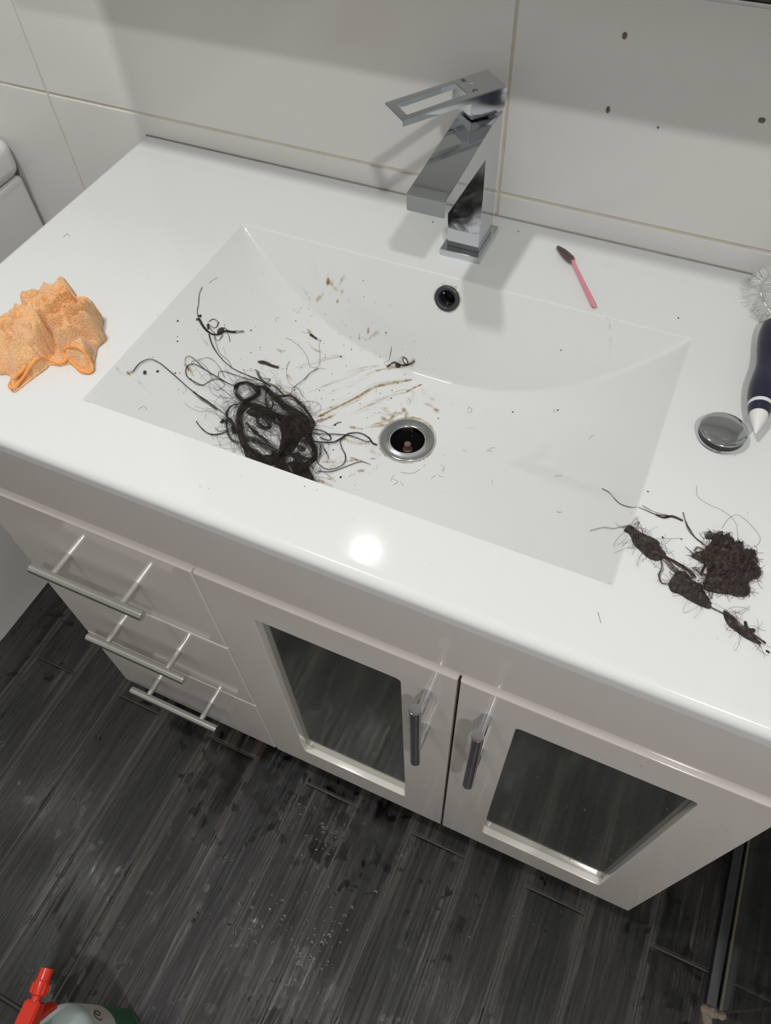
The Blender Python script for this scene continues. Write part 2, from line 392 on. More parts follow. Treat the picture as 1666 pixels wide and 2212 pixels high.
def tile_mesh(w_, h_):
    bm = bmesh.new(); bx(bm, -w_ / 2 + .0015, w_ / 2 - .0015, 0.0, 0.008, -h_ / 2 + .0015, h_ / 2 - .0015, 0.0012, 2)
    bmesh.ops.recalc_face_normals(bm, faces=bm.faces)
    me = bpy.data.meshes.new('tile'); bm.to_mesh(me); bm.free(); me.materials.append(MAT['tile']); return me
cache = {}
zj = T + 0.0268; xj = 0.4648
rows = [(max(0, zj + i * TH), min(ZC, zj + (i + 1) * TH)) for i in range(-3, 6)]
cols = [(max(X0, xj + i * TW), min(X1, xj + (i + 1) * TW)) for i in range(-3, 3)]
for z0, z1 in rows:
    for x0, x1 in cols:
        if z1 - z0 < .02 or x1 - x0 < .02: continue
        key = (round(x1 - x0, 4), round(z1 - z0, 4))
        if key not in cache: cache[key] = tile_mesh(*key)
        o = bpy.data.objects.new('tile', cache[key]); COL.objects.link(o); o.parent = wb
        o.location = ((x0 + x1) / 2, 0, (z0 + z1) / 2)
struct(box('wall_left', X0 - .1, X0, Y0, 0.1, 0, ZC, 'tile', None, 0))
struct(box('wall_right', X1, X1 + .1, Y0, 0.1, 0, ZC, 'tile', None, 0))
struct(box('wall_front', X0 - .1, X1 + .1, Y0 - .1, Y0, 0, ZC, 'paint', None, 0))
struct(box('ceiling', X0 - .1, X1 + .1, Y0 - .1, 0.1, ZC, ZC + .1, 'paint', None, 0))

# ------------------------------------------------------------------ ceiling downlights
def downlight(loc, power, label, where):
    t = thing('ceiling_downlight', label, 'ceiling light', loc)
    bm = bmesh.new()
    lathe(bm, [(0.0455, 0.0), (0.070, -0.001), (0.073, -0.006), (0.070, -0.010), (0.050, -0.010), (0.0455, -0.004)], seg=40, cap=False)
    from_bm('trim_ring', bm, 'white_plastic', t)
    bm = bmesh.new(); lathe(bm, [(0.045, -0.001), (0.045, -0.003)], seg=40); from_bm('lamp_diffuser_%s_offscreen' % where, bm, 'emit', t)
    ld = bpy.data.lights.new('ceiling_lamp_%s_offscreen' % where, 'AREA'); ld.shape = 'DISK'; ld.size = 0.088; ld.energy = power; ld.color = LAMP_COLOR
    lo = bpy.data.objects.new('ceiling_lamp_%s_offscreen' % where, ld); COL.objects.link(lo); lo.parent = t; lo.location = (0, 0, -0.014)
downlight(LAMP_A, POWER_A, 'round white ceiling downlight over the vanity and toilet side', 'vanity')
downlight(LAMP_B, POWER_B, 'round white ceiling downlight near the shower screen', 'shower')

# ------------------------------------------------------------------ vanity top with basin
top = thing('washbasin', 'white moulded vanity top with a wide shallow basin smeared with brown grime', 'sink', (0.45, -0.237, T))
def rel(o, parent): 
    o.location = o.location - parent.location; return o
WX0, WX1, WD, WR, WT = -0.004, 0.904, 0.4736, 0.009, 0.0175
def axis_pts(a, b, fa, fb, fine, coarse, r0, r1):
    e = [a + (1 - math.cos(t)) * WR for t in np.linspace(0, math.pi / 2, 8)] if r0 else [a]
    f = [b - (1 - math.cos(t)) * WR for t in np.linspace(0, math.pi / 2, 8)] if r1 else [b]
    m1 = np.arange(e[-1] + .004, fa - .001, coarse); m2 = np.arange(fa, fb, fine); m3 = np.arange(fb, f[-1] - .004, coarse)
    return np.array(sorted(set(np.round(np.concatenate([e, m1, m2, m3, f]), 6))))
xs = axis_pts(WX0, WX1, 0.205, 0.706, 0.0014, 0.02, True, True)
ys = axis_pts(-WD, 0.0, -0.409, -0.112, 0.0014, 0.02, True, False)
GX, GY = np.meshgrid(xs, ys)
GZ = basin_z(GX, GY)
dd = np.minimum(np.minimum(GX - WX0, WX1 - GX), GY + WD)
GZ = np.where(dd < WR, GZ - (WR - np.sqrt(np.maximum(WR ** 2 - (WR - np.maximum(dd, 0)) ** 2, 0))), GZ)
# overflow and drain openings are cut where their fittings sit
OVF = (0.4573, -0.1247, -0.0214)
nx, ny = len(xs), len(ys)
V = np.stack([GX, GY, GZ], -1).reshape(-1, 3)
keep = (np.hypot(GX - DRAIN[0], GY - DRAIN[1]) < 0.0265)
idx = np.arange(nx * ny).reshape(ny, nx)
q = np.stack([idx[:-1, :-1], idx[:-1, 1:], idx[1:, 1:], idx[1:, :-1]], -1).reshape(-1, 4)
hole = (keep[:-1, :-1] | keep[:-1, 1:] | keep[1:, 1:] | keep[1:, :-1]).reshape(-1)
cen = V[q].mean(1); hole |= np.linalg.norm(cen - np.array(OVF), axis=1) < 0.0102
q = q[~hole]
# skirt and underside
ring = list(idx[0, :]) + list(idx[1:, -1]) + list(idx[-1, :-1][::-1]) + list(idx[1:-1, 0][::-1])
nb = len(V); low = V[ring].copy(); low[:, 2] = -WT
inn = low.copy(); inn[:, 0] = np.clip(inn[:, 0], WX0 + .03, WX1 - .03); inn[:, 1] = np.clip(inn[:, 1], -WD + .03, -.012)
V = np.vstack([V, low, inn]); n = len(ring)
F = [tuple(int(a) for a in f) for f in q]
for i in range(n):
    j = (i + 1) % n
    F.append((ring[j], ring[i], nb + i, nb + j)); F.append((nb + j, nb + i, nb + n + i, nb + n + j))
F = [tuple(int(a) for a in f) for f in F]
V0 = V.copy()
Vl = V - np.array([0.45, -0.237, 0])
wt = from_arr('worktop', Vl, F, 'basin', top, 40)
# --- brown smears: painted as a stain attribute on the real surface
stain = np.zeros(len(V0))
def smear(pts, width, amt, h0=1.0, h1=1.0):
    P = trace(pts); P = catmull(P, max(8, int(len(pts) * 8)))
    box_ = (V0[:, 0] > P[:, 0].min() - 4 * width) & (V0[:, 0] < P[:, 0].max() + 4 * width) & (V0[:, 1] > P[:, 1].min() - 4 * width) & (V0[:, 1] < P[:, 1].max() + 4 * width)
    ii = np.nonzero(box_)[0]
    if not len(ii): return
    D = np.hypot(V0[ii, 0][:, None] - P[None, :, 0], V0[ii, 1][:, None] - P[None, :, 1])
    m = D.min(1); k = D.argmin(1) / (len(P) - 1)
    stain[ii] = np.maximum(stain[ii], amt * (h0 + (h1 - h0) * k) * np.exp(-(m / width) ** 2))
cS = crop(560, 640, 0.2401)
smear(cS([(540, 1080), (640, 1030), (780, 960), (880, 910), (960, 860), (1060, 810), (1180, 785), (1290, 765), (1370, 750)]), 0.0016, 1.05)
smear(cS([(560, 1075), (700, 990), (830, 940), (900, 890)]), 0.0030, 0.55)
smear(cS([(820, 1060), (950, 1000), (1060, 950), (1180, 900), (1290, 870), (1350, 860)]), 0.0013, 0.62)
smear(cS([(1330, 860), (1400, 820), (1460, 795)]), 0.0016, 0.95)
smear(cS([(1360, 850), (1400, 880), (1370, 930), (1350, 990)]), 0.003, 0.45)
smear(cS([(1050, 670), (1150, 650), (1250, 640), (1340, 620), (1400, 595)]), 0.0018, 0.75)
smear(cS([(400, 880), (560, 820), (700, 760), (850, 700), (1000, 650), (1080, 630)]), 0.0012, 0.5)
smear(cS([(900, 650), (1000, 635), (1070, 625), (1080, 645)]), 0.0010, 0.6)
smear(cS([(340, 640), (450, 600), (580, 565), (700, 545), (780, 560)]), 0.0012, 0.5)
smear(cS([(750, 840), (830, 780), (950, 720), (1060, 675)]), 0.0012, 0.5)
smear(cS([(440, 300), (470, 350), (520, 385), (550, 400)]), 0.0026, 0.72)
smear(cS([(450, 430), (500, 480), (560, 500)]), 0.0012, 0.75)
smear(cS([(0, 590), (60, 600), (120, 625), (170, 640)]), 0.0028, 0.9)
smear(cS([(10, 640), (60, 670), (130, 670), (180, 645)]), 0.0022, 0.45)
smear(cS([(260, 710), (300, 750), (325, 780)]), 0.0025, 0.62)
smear(cS([(160, 480), (200, 495)]), 0.002, 0.6)
smear(cS([(310, 120), (350, 145), (385, 110)]), 0.0025, 0.5)
smear(cS([(1140, 620), (1210, 630), (1270, 600)]), 0.003, 0.7)
smear(cS([(1170, 1060), (1250, 1050), (1320, 1035)]), 0.0035, 0.68)
smear(cS([(1300, 1020), (1330, 1050)]), 0.0035, 0.85)
smear(cS([(1500, 960), (1540, 985), (1600, 1025)]), 0.0016, 0.75)
smear(cS([(1590, 1020), (1610, 1035)]), 0.0034, 0.62)
smear(cS([(1480, 880), (1560, 920), (1600, 880)]), 0.004, 0.36)
cD = crop(800, 860, 0.12)
smear(cD([(0, 120), (120, 60), (300, 20), (420, 40)]), 0.002, 0.55)
smear(cD([(0, 520), (120, 510), (300, 470), (420, 430)]), 0.0024, 0.7)
smear(cD([(230, 360), (300, 400), (380, 370), (420, 320)]), 0.0034, 0.9)
smear(cD([(600, 220), (640, 240), (650, 340)]), 0.0028, 0.85)
smear(cD([(0, 930), (60, 980), (140, 1040)]), 0.003, 0.45)
smear(cD([(20, 1090), (80, 1090)]), 0.0016, 0.9)
cH = crop(460, 780, 0.2401)
smear(cH([(950, 550), (1030, 515), (1100, 485)]), 0.0020, 0.85)
smear(cH([(1240, 590), (1340, 610), (1450, 570), (1600, 540)]), 0.0020, 0.7)
smear(cH([(1530, 510), (1580, 545), (1640, 500)]), 0.0032, 0.75)
smear(cH([(990, 900), (1080, 910), (1200, 900), (1330, 890)]), 0.0022, 0.62)
smear(cH([(1060, 940), (1110, 930), (1150, 890)]), 0.0028, 0.5)
smear(cH([(1250, 870), (1300, 890), (1340, 895)]), 0.0016, 0.9)
smear(cH([(1310, 990), (1350, 985)]), 0.0025, 0.65)
smear(cH([(920, 1070), (1000, 1090), (1080, 1130)]), 0.0026, 0.7)
smear(cH([(1040, 1060), (1090, 1050)]), 0.0026, 0.62)
smear(cH([(940, 780), (980, 840), (960, 900)]), 0.003, 0.5)
smear(cH([(1180, 700), (1300, 740), (1420, 735)]), 0.0030, 0.62)
smear(cH([(670, 130), (710, 170), (740, 190)]), 0.0022, 0.7)
smear(cH([(580, 220), (640, 260), (700, 300)]), 0.0025, 0.62)
smear(cH([(850, 380), (930, 470)]), 0.004, 0.34)
cL = crop(240, 580, 0.1921)
smear(cL([(80, 1130), (110, 1180)]), 0.0022, 0.6)
smear(cL([(195, 1180), (240, 1165)]), 0.0020, 0.95)
smear(cL([(1020, 740), (1040, 800), (1090, 860)]), 0.0022, 0.55)
smear(cL([(1000, 1720), (1060, 1700), (1120, 1760), (1180, 1830)]), 0.0055, 0.36)
smear(cL([(840, 1090), (900, 1160), (920, 1200)]), 0.0022, 0.75)
smear(cL([(280, 1240), (350, 1310), (460, 1420)]), 0.0018, 0.4)
smear(cL([(1240, 1900), (1340, 1990), (1390, 2040)]), 0.0032, 0.5)
cW = crop(460, 430, 0.2761)
smear(cW([(700, 690), (760, 770)]), 0.0010, 0.6)
smear(cW([(815, 780), (865, 740)]), 0.0011, 0.75)
smear(cW([(900, 735), (960, 705), (1000, 720)]), 0.0013, 0.6)
smear(cW([(1000, 650), (1030, 595)]), 0.0016, 0.55)
smear(cW([(895, 648), (905, 650)]), 0.0020, 1.1); smear(cW([(905, 650), (938, 662)]), 0.0009, 0.9)
for a, b_ in [(1012, 730), (1062, 794), (974, 808), (1216, 1036), (1146, 1078)]: smear(cW([(a - 3, b_), (a + 3, b_)]), 0.0012, 1.0)
smear(cW([(1190, 1110), (1260, 1060), (1300, 1030)]), 0.0012, 0.6)
smear([(1315, 700), (1320, 730), (1316, 770)], 0.002, 0.42); smear([(1335, 690), (1330, 710)], 0.001, 0.55)
smear([(1310, 665), (1322, 662)], 0.0022, 0.5); smear([(1000, 923), (1026, 926)], 0.0022, 0.42)
smear([(425, 528), (428, 534)], 0.0016, 0.5); smear([(514, 1085), (520, 1098)], 0.0045, 0.33)
# fine finger streaks: thin films that stand a hair's breadth proud
stk = Strands()
def streaks(pts, n, wd, r=.00016):
    P = catmull(trace(pts), max(16, len(pts) * 9)); t = np.gradient(P, axis=0); a = np.stack([-t[:, 1], t[:, 0]], 1); a /= np.linalg.norm(a, axis=1, keepdims=True) + 1e-9
    for _ in range(n):
        f0 = random.random() * .75; f1 = min(1, f0 + random.uniform(.12, .5)); i0, i1 = int(f0 * len(P)), int(f1 * len(P))
        if i1 - i0 < 4: continue
        o_ = random.gauss(0, wd); q_ = P[i0:i1].copy(); q_[:, :2] += a[i0:i1] * (o_ + .0003 * np.sin(np.arange(i1 - i0) * random.uniform(.2, .6)))[:, None]
        q_ = surf(q_, -.00004) - TOPO; m_ = np.sin(np.linspace(0, math.pi, len(q_))) ** .5
        stk.add(q_, r * random.uniform(.5, 1.3) * (m_ * .8 + .2), 4)
TOPO = np.array([0.45, -0.237, T])
for pts, n, wd in (([(540, 1080), (640, 1030), (780, 960), (880, 910), (960, 860), (1060, 810), (1180, 785), (1290, 765), (1370, 750)], 34, .0022),
    ([(560, 1075), (700, 990), (830, 940), (900, 890)], 16, .003), ([(820, 1060), (950, 1000), (1060, 950), (1180, 900), (1290, 870), (1350, 860)], 18, .0018),
    ([(400, 880), (560, 820), (700, 760), (850, 700), (1000, 650), (1080, 630)], 14, .0015), ([(340, 640), (450, 600), (580, 565), (700, 545), (780, 560)], 14, .0014),
    ([(750, 840), (830, 780), (950, 720), (1060, 675)], 10, .002), ([(900, 650), (1000, 635), (1070, 625), (1080, 645)], 8, .001), ([(930, 1070), (1000, 1040), (1100, 1050), (1180, 1075)], 14, .003),
    ([(450, 430), (500, 480), (560, 500)], 8, .001), ([(570, 940), (640, 870), (760, 810)], 5, .002), ([(1050, 670), (1150, 650), (1250, 640), (1340, 620), (1400, 595)], 12, .0016), ([(1440, 820), (1500, 930), (1590, 1000)], 8, .004), ([(1280, 880), (1350, 930), (1340, 1000)], 12, .004)):
    streaks(cS(pts), n, wd)
for pts, n, wd in (([(0, 100), (120, 40), (300, 20), (420, 60)], 14, .003), ([(0, 320), (150, 230), (260, 220), (360, 270)], 14, .003), ([(0, 520), (120, 510), (300, 470)], 10, .002), ([(0, 900), (80, 960), (200, 1060)], 10, .003)):
    streaks(crop(800, 860, 0.12)(pts), n, wd)
for pts, n, wd in (([(950, 780), (990, 850), (960, 920), (1000, 960)], 12, .003), ([(1000, 900), (1100, 930), (1200, 900), (1340, 890)], 14, .003), ([(920, 1060), (1010, 1090), (1090, 1140)], 12, .003), ([(1180, 690), (1300, 730), (1430, 745)], 14, .003)):
    streaks(crop(460, 780, 0.2401)(pts), n, wd)
tag(stk.build('grime_streaks', simple('brown_grime_film', (0.36, 0.275, 0.165), 0.4, var=0.45, scale=120), top), kind='stuff')
# rings of old grime around the two fittings
rD = np.hypot(V0[:, 0] - DRAIN[0], V0[:, 1] - DRAIN[1]); stain = np.maximum(stain, np.where(V0[:, 2] > -WT + .0001, 0, 1) * 0.78 * np.exp(-((rD - 0.0305) / 0.0016) ** 2))
rO = np.sqrt((V0[:, 0] - OVF[0]) ** 2 + (V0[:, 1] - OVF[1]) ** 2 + (V0[:, 2] - OVF[2]) ** 2); stain = np.maximum(stain, 0.62 * np.exp(-((rO - 0.0145) / 0.0013) ** 2))
at = wt.data.attributes.new('stain', 'FLOAT', 'POINT'); at.data.foreach_set('value', stain.astype(np.float32))
# --- specks of dirt, real little crumbs
def crumb_mesh(name, items, mat, parent, flat=0.5):
    Vv, Ff = [], []
    ico = bmesh.new(); bmesh.ops.create_icosphere(ico, subdivisions=1, radius=1.0)
    iv = np.array([v.co[:] for v in ico.verts]); iff = [tuple(v.index for v in f.verts) for f in ico.faces]; ico.free()
    for p, r in items:
        s = np.array([r * random.uniform(.6, 1.4), r * random.uniform(.6, 1.4), r * flat]); an = random.uniform(0, 6.28)
        v = iv * (1 + rng.uniform(-.25, .25, (len(iv), 1))) * s
        v = np.stack([v[:, 0] * math.cos(an) - v[:, 1] * math.sin(an), v[:, 0] * math.sin(an) + v[:, 1] * math.cos(an), v[:, 2]], 1) + p
        b0 = len(Vv) * len(iv); Vv.append(v); Ff += [tuple(b0 + a for a in f) for f in iff]
    return from_arr(name, np.vstack(Vv), Ff, mat, parent, 180)
dp = crumb_mesh('water_drops', [(p * np.array([1, 1, 0]), r) for p, r in DROPS], 'water', fl, .17); tag(dp, kind='stuff')
TOPO = np.array([0.45, -0.237, T])
items = []
for _ in range(260):
    px, py = random.gauss(700, 150), random.gauss(820, 110)
    if 300 < px < 1000 and 580 < py < 1090: items.append((on_top(px, py) - TOPO, abs(random.gauss(0.00035, 0.00022)) + 0.00012))
for _ in range(150):
    px, py = random.uniform(60, 1650), random.uniform(420, 1480)
    p = on_top(px, py)
    if p[1] < -WD + .012 or p[1] > -.005 or p[0] < .005: continue
    items.append((p - TOPO, random.uniform(0.00012, 0.00036)))
for px, py, r in [(1108, 890, .0011), (1206, 886, .0012), (1212, 756, .0008), (1466, 687, .0011), (1432, 1161, .0011), (1472, 1165, .0008), (340, 802, .0018), (378, 806, .0011), (388, 806, .001), (384, 693, .0014), (383, 727, .0009), (383, 737, .0009), (1120, 500, .0008), (935, 480, .0009), (736, 1031, .0012), (1400, 1062, .0009), (480, 910, .0024), (736, 912, .0016), (724, 918, .0012), (430, 682, .0022), (425, 690, .0016), (312, 804, .0022)]:
    items.append((on_top(px, py) - TOPO, r))
sp = crumb_mesh('dirt_specks', items, 'sludge', top); tag(sp, kind='stuff')
# --- drain and overflow fittings
DZ = T + DRAIN[2]
dr = bmesh.new()
lathe(dr, [(0.0305, -0.003), (0.0305, 0.0020), (0.0293, 0.0032), (0.0275, 0.0034), (0.0195, 0.0024), (0.0180, 0.0010), (0.0177, -0.004)], seg=64, cap=False)
d1 = from_bm('drain_flange', dr, 'chrome_wet', top, 50); d1.location = (DRAIN[0] - .45, DRAIN[1] + .237, DRAIN[2])
bm = bmesh.new(); lathe(bm, [(0.0178, -0.003), (0.0176, -0.020), (0.0160, -0.042), (0.0, -0.0421)], seg=40, cap=False)
d2 = from_bm('drain_pit', bm, 'black', d1, 50)
bm = bmesh.new(); lathe(bm, [(0.0068, -0.042), (0.0068, -0.023), (0.0052, -0.021), (0.0052, -0.013), (0.0040, -0.0118), (0.0040, -0.006), (0.0034, -0.005), (0.0, -0.005)], seg=20, cap=False)
from_bm('centre_post', bm, simple('rusty_screw', (0.16, 0.10, 0.085), 0.5, metal=0.3, var=0.4, scale=300), d1, 40)
bm = bmesh.new()
for k in range(3):
    a = k * 2.094 + .4; rod(bm, (0.0065 * math.cos(a), 0.0065 * math.sin(a), -0.034), (0.0172 * math.cos(a), 0.0172 * math.sin(a), -0.034), 0.0016, 8)
from_bm('cross_bar', bm, 'rubber', d1, 40)
on_ = Vector((0, -1, 0.33)).normalized()
bm = bmesh.new(); lathe(bm, [(0.0139, -0.001), (0.0139, 0.0010), (0.0128, 0.0022), (0.0110, 0.0027), (0.0096, 0.0022), (0.0086, 0.0006), (0.0084, -0.012)], axis=on_, seg=48, cap=False)
o1 = from_bm('overflow_ring', bm, 'rubber', top, 50); o1.location = (OVF[0] - .45, OVF[1] + .237, OVF[2])
bm = bmesh.new(); lathe(bm, [(0.0085, -0.004), (0.0084, -0.020), (0.0, -0.0201)], axis=on_, seg=32, cap=False); from_bm('overflow_pipe', bm, 'black', o1, 50)
bm = bmesh.new()
for k in (0, 1, 2):
    a = k * 2.09 + 2.6; d = Vector((math.cos(a), 0.33 * math.sin(a) * .95, math.sin(a) * .95))
    rod(bm, d * 0.0084 - on_ * .006, d * 0.0062 - on_ * .004, 0.0016, 8)
from_bm('clip', bm, 'chrome', o1, 40)
# sealant bead along the wall
bm = bmesh.new(); rod(bm, (WX0 + .004 - .45, -.0008 + .237, 0.0006), (WX1 - .45, -.0008 + .237, 0.0002), 0.0008, 8); from_bm('sealant_bead', bm, 'sealant', top, 180)

# ------------------------------------------------------------------ vanity cabinet
DF = -0.4505; ZB = T - 0.7554; ZD = T - 0.1719
cab = thing('vanity_cabinet', 'white gloss vanity cabinet with three drawers and two mirror-panelled doors', 'cabinet', (0, 0, 0))
def cbox(name, *a, **k): return box(name, *a, parent=cab, **k)
cbox('side_panel', 0, .016, -.432, -.004, ZB, T - WT - .0004, 'gloss', bev=.001)
cbox('side_panel', .884, .9, -.432, -.004, ZB, T - WT - .0004, 'gloss', bev=.001)
cbox('bottom_panel', .0165, .8835, -.432, -.004, ZB, ZB + .016, 'gloss', bev=.001)
cbox('divider_panel', .300, .316, -.430, -.020, ZB + .0165, ZD - .02, 'gloss', bev=.001)
cbox('back_panel', .0165, .8835, -.010, -.004, ZB + .0165, T - .14, 'gloss', bev=.0005)
cbox('fascia_panel', 0, .9, -.4460, -.4325, ZD + .0012, T - WT - .0004, 'gloss', bev=.0008)
cbox('plinth', .05, .85, -.36, -.34, 0.0005, ZB - .0004, 'gloss', bev=.001)
cbox('plinth_return', .05, .066, -.339, -.03, 0.0005, ZB - .0004, 'gloss', bev=.001)
cbox('plinth_return', .834, .85, -.339, -.03, 0.0005, ZB - .0004, 'gloss', bev=.001)
def bar_handle(name, parent, c, horizontal, mat):
    """T-bar: bar 162 mm, posts 100 mm apart, standing off the front"""
    bm = bmesh.new(); L2, P2 = 0.081, 0.050
    ax = Vector((1, 0, 0)) if horizontal else Vector((0, 0, 1)); off = Vector((0, -0.033, 0)); c = Vector(c)
    rod(bm, c + off - ax * L2, c + off + ax * L2, 0.0061, 24, 0.0006)
    for s in (-1, 1): rod(bm, c + ax * P2 * s - Vector((0, -.0001, 0)), c + off + ax * P2 * s, 0.0048, 16)
    return from_bm(name, bm, mat, parent, 40)
dz = [ZD, T - 0.3612, T - 0.5592, ZB]
for i in range(3):
    d = cbox('drawer', 0.0008, 0.3066, DF, -0.4326, dz[i + 1] + .0012, dz[i] - .0012, 'gloss', bev=.0022, seg=3)
    bar_handle('handle', d, (0.1545, DF, (T - 0.2685, T - 0.458, T - 0.6565)[i]), True, 'steel')
def door(x0, x1, px0, px1, hx, name='door'):
    z0, z1 = ZB + .0004, ZD - .0012; pz0, pz1 = T - 0.6855, T - 0.231; r = 0.007
    inner = []
    for cx_, cz_, a0 in ((px1 - r, pz1 - r, 0), (px0 + r, pz1 - r, 90), (px0 + r, pz0 + r, 180), (px1 - r, pz0 + r, 270)):
        inner += [(cx_ + r * math.cos(math.radians(a0 + t)), cz_ + r * math.sin(math.radians(a0 + t))) for t in (0, 18, 36, 54, 72, 90)]
    oc = [(x1, z1), (x0, z1), (x0, z0), (x1, z0)]
    e = 0.0022
    bm = bmesh.new(); n = len(inner)
    def outer(inset, y): 
        sx = [(x1 - inset, z1 - inset), (x0 + inset, z1 - inset), (x0 + inset, z0 + inset), (x1 - inset, z0 + inset)]
        return [bm.verts.new((a, y, b)) for a, b in sx]
    def innr(grow, y):
        cx_, cz_ = (px0 + px1) / 2, (pz0 + pz1) / 2
        return [bm.verts.new((a + grow * math.copysign(1, a - cx_), y, b + grow * math.copysign(1, b - cz_))) for a, b in inner]
    O = [outer(e, DF), outer(e * .3, DF + e * .3), outer(0, DF + e), outer(0, -.4326)]
    I = [innr(e * .8, DF), innr(e * .25, DF + e * .25), innr(0, DF + e * .8), innr(0, DF + .0098)]
    for A, B in zip(O, O[1:]):
        for i in range(4): bm.faces.new((A[i], A[(i + 1) % 4], B[(i + 1) % 4], B[i]))
    for A, B in zip(I, I[1:]):
        for i in range(n): bm.faces.new((A[i], A[(i + 1) % n], B[(i + 1) % n], B[i]))
    def web(O_, I_):
        for c in range(4):
            for k in range(5): bm.faces.new((O_[c], I_[c * 6 + k], I_[c * 6 + k + 1]))
            bm.faces.new((O_[c], I_[c * 6 + 5], I_[(c * 6 + 6) % n], O_[(c + 1) % 4]))
    web(O[0], I[0])
    Ib = [bm.verts.new((v.co.x, -.4326, v.co.z)) for v in I[3]]
    for i in range(n): bm.faces.new((I[3][i], I[3][(i + 1) % n], Ib[(i + 1) % n], Ib[i]))
    web(O[3], Ib)
    d = from_bm(name, bm, 'gloss', cab, 30)
    box('mirror_panel', px0 + .0003, px1 - .0003, DF + .0096, DF + .0136, pz0 + .0003, pz1 - .0003, 'mirror', d, 0.0004)
    bar_handle('handle', d, (hx, DF, T - 0.279), False, 'chrome')
    return d
door(0.3086, 0.6026, 0.3705, 0.543, 0.5740)
door(0.6052, 0.8995, 0.6665, 0.8408, 0.6370)

# water drops on the right door
items = []
for _ in range(110):
    x = random.gauss(.80, .055); z = T - random.gauss(.50, .15)
    if not (.68 < x < .895) or not (ZB + .01 < z < ZD - .01): continue
    inp = .668 < x < .839 and T - .684 < z < T - .233
    items.append((np.array([x, DF + (.0096 if inp else 0.0), z]), random.uniform(.0004, .0011)))
for k in range(8):
    x = random.uniform(.85, .893); z = T - random.uniform(.22, .5)
    for j in range(10): items.append((np.array([x + random.gauss(0, .0012), DF, z - j * .006]), random.uniform(.0003, .0010)))
dropv = crumb_mesh('water_drops', items, 'water', cab, 1.0); tag(dropv, kind='stuff')

# ------------------------------------------------------------------ basin mixer tap
tx, ty = 0.4552, -0.0585
tap = thing('basin_mixer_tap', 'square chrome basin mixer tap with cut-out lever turned to the side', 'tap', (tx, ty, T))
box('base_plate', -.0222, .0222, -.0290, .0300, 0.0002, .0075, 'chrome', tap, .0008)
# column and spout: an upside-down L in one casting
bm = bmesh.new()
prof = [(.0205, .0076), (.0205, .1335), (-.010, .1345), (-.1240, .1265), (-.1240, .1105), (-.0205, .1090), (-.0205, .0076)]
A = [bm.verts.new((-.0176, y, z)) for y, z in prof[:-0 or None]]; B = [bm.verts.new((.0176, y, z)) for y, z in prof]
n = len(prof)
for i in range(n): bm.faces.new((A[i], A[(i + 1) % n], B[(i + 1) % n], B[i]))
bm.faces.new(A); bm.faces.new(list(reversed(B)))
bmesh.ops.bevel(bm, geom=list(bm.edges), offset=.0006, segments=2, affect='EDGES')
body = from_bm('spout_body', bm, 'chrome', tap, 30)
bm = bmesh.new(); lathe(bm, [(.0105, .1110), (.0105, .1085), (.0098, .1078), (.0060, .1078), (.0, .1082)], origin=(0, -.106, 0), seg=28, cap=False)
from_bm('aerator', bm, 'white_plastic', body, 40)
# lever: flat slab with a slot, turned about 40 degrees, on a chamfered block
LZ = 0.1600; ang = math.atan2(-.080, -.067)        # pointing direction in plan
cxl, cyl = 0.0085, 0.0230                                 # middle of the rear edge, from the tap's centre
def lev(u, v, z): return Vector((cxl + math.cos(ang) * u - math.sin(ang) * v, cyl + math.sin(ang) * u + math.cos(ang) * v, z - 0.06 * max(0, u - .03)))
Lw, Ll = 0.0182, 0.1045
outer = [(0, -Lw), (Ll, -Lw), (Ll, Lw), (0, Lw)]; slot = [(.0375, -.0108), (.0965, -.0108), (.0965, .0108), (.0375, .0108)]
bm = bmesh.new()
lv = {}
for nm, pts in (('o', outer), ('s', slot)):
    for zz, dzz in (('t', 0), ('b', -.0055)):
        lv[nm + zz] = [bm.verts.new(lev(u, v, LZ + dzz)) for u, v in pts]
for zz in 'tb':
    for i in range(4): bm.faces.new((lv['o' + zz][i], lv['o' + zz][(i + 1) % 4], lv['s' + zz][(i + 1) % 4], lv['s' + zz][i]))
for nm in 'os':
    for i in range(4): bm.faces.new((lv[nm + 't'][i], lv[nm + 't'][(i + 1) % 4], lv[nm + 'b'][(i + 1) % 4], lv[nm + 'b'][i]))
bmesh.ops.recalc_face_normals(bm, faces=bm.faces)
bmesh.ops.bevel(bm, geom=[e for e in bm.edges if e.calc_face_angle(0) > .3], offset=.0006, segments=2, affect='EDGES')
lever = from_bm('lever', bm, 'chrome', tap, 30)
bm = bmesh.new(); ringsz = [(0.0, 0.1546, 1.0), (0.0, 0.1415, 1.0), (0.0, 0.1358, 0.80)]
rg_ = []
for _, z, s in ringsz: rg_.append([bm.verts.new(lev(.020 + (u - .020) * s, v * s, z)) for u, v in ((.0005, -.0176), (.0362, -.0176), (.0362, .0176), (.0005, .0176))])
for A, B in zip(rg_, rg_[1:]):
    for i in range(4): bm.faces.new((A[i], A[(i + 1) % 4], B[(i + 1) % 4], B[i]))
bm.faces.new(rg_[0]); bm.faces.new(list(reversed(rg_[-1])))
bmesh.ops.bevel(bm, geom=list(bm.edges), offset=.0005, segments=2, affect='EDGES')
from_bm('lever_block', bm, 'chrome', tap, 30)
bm = bmesh.new(); lathe(bm, [(.0115, .1338), (.0115, .1372)], origin=(lev(.02, 0, 0).x, lev(.02, 0, 0).y, 0), seg=24); from_bm('cartridge_neck', bm, 'black', tap, 40)
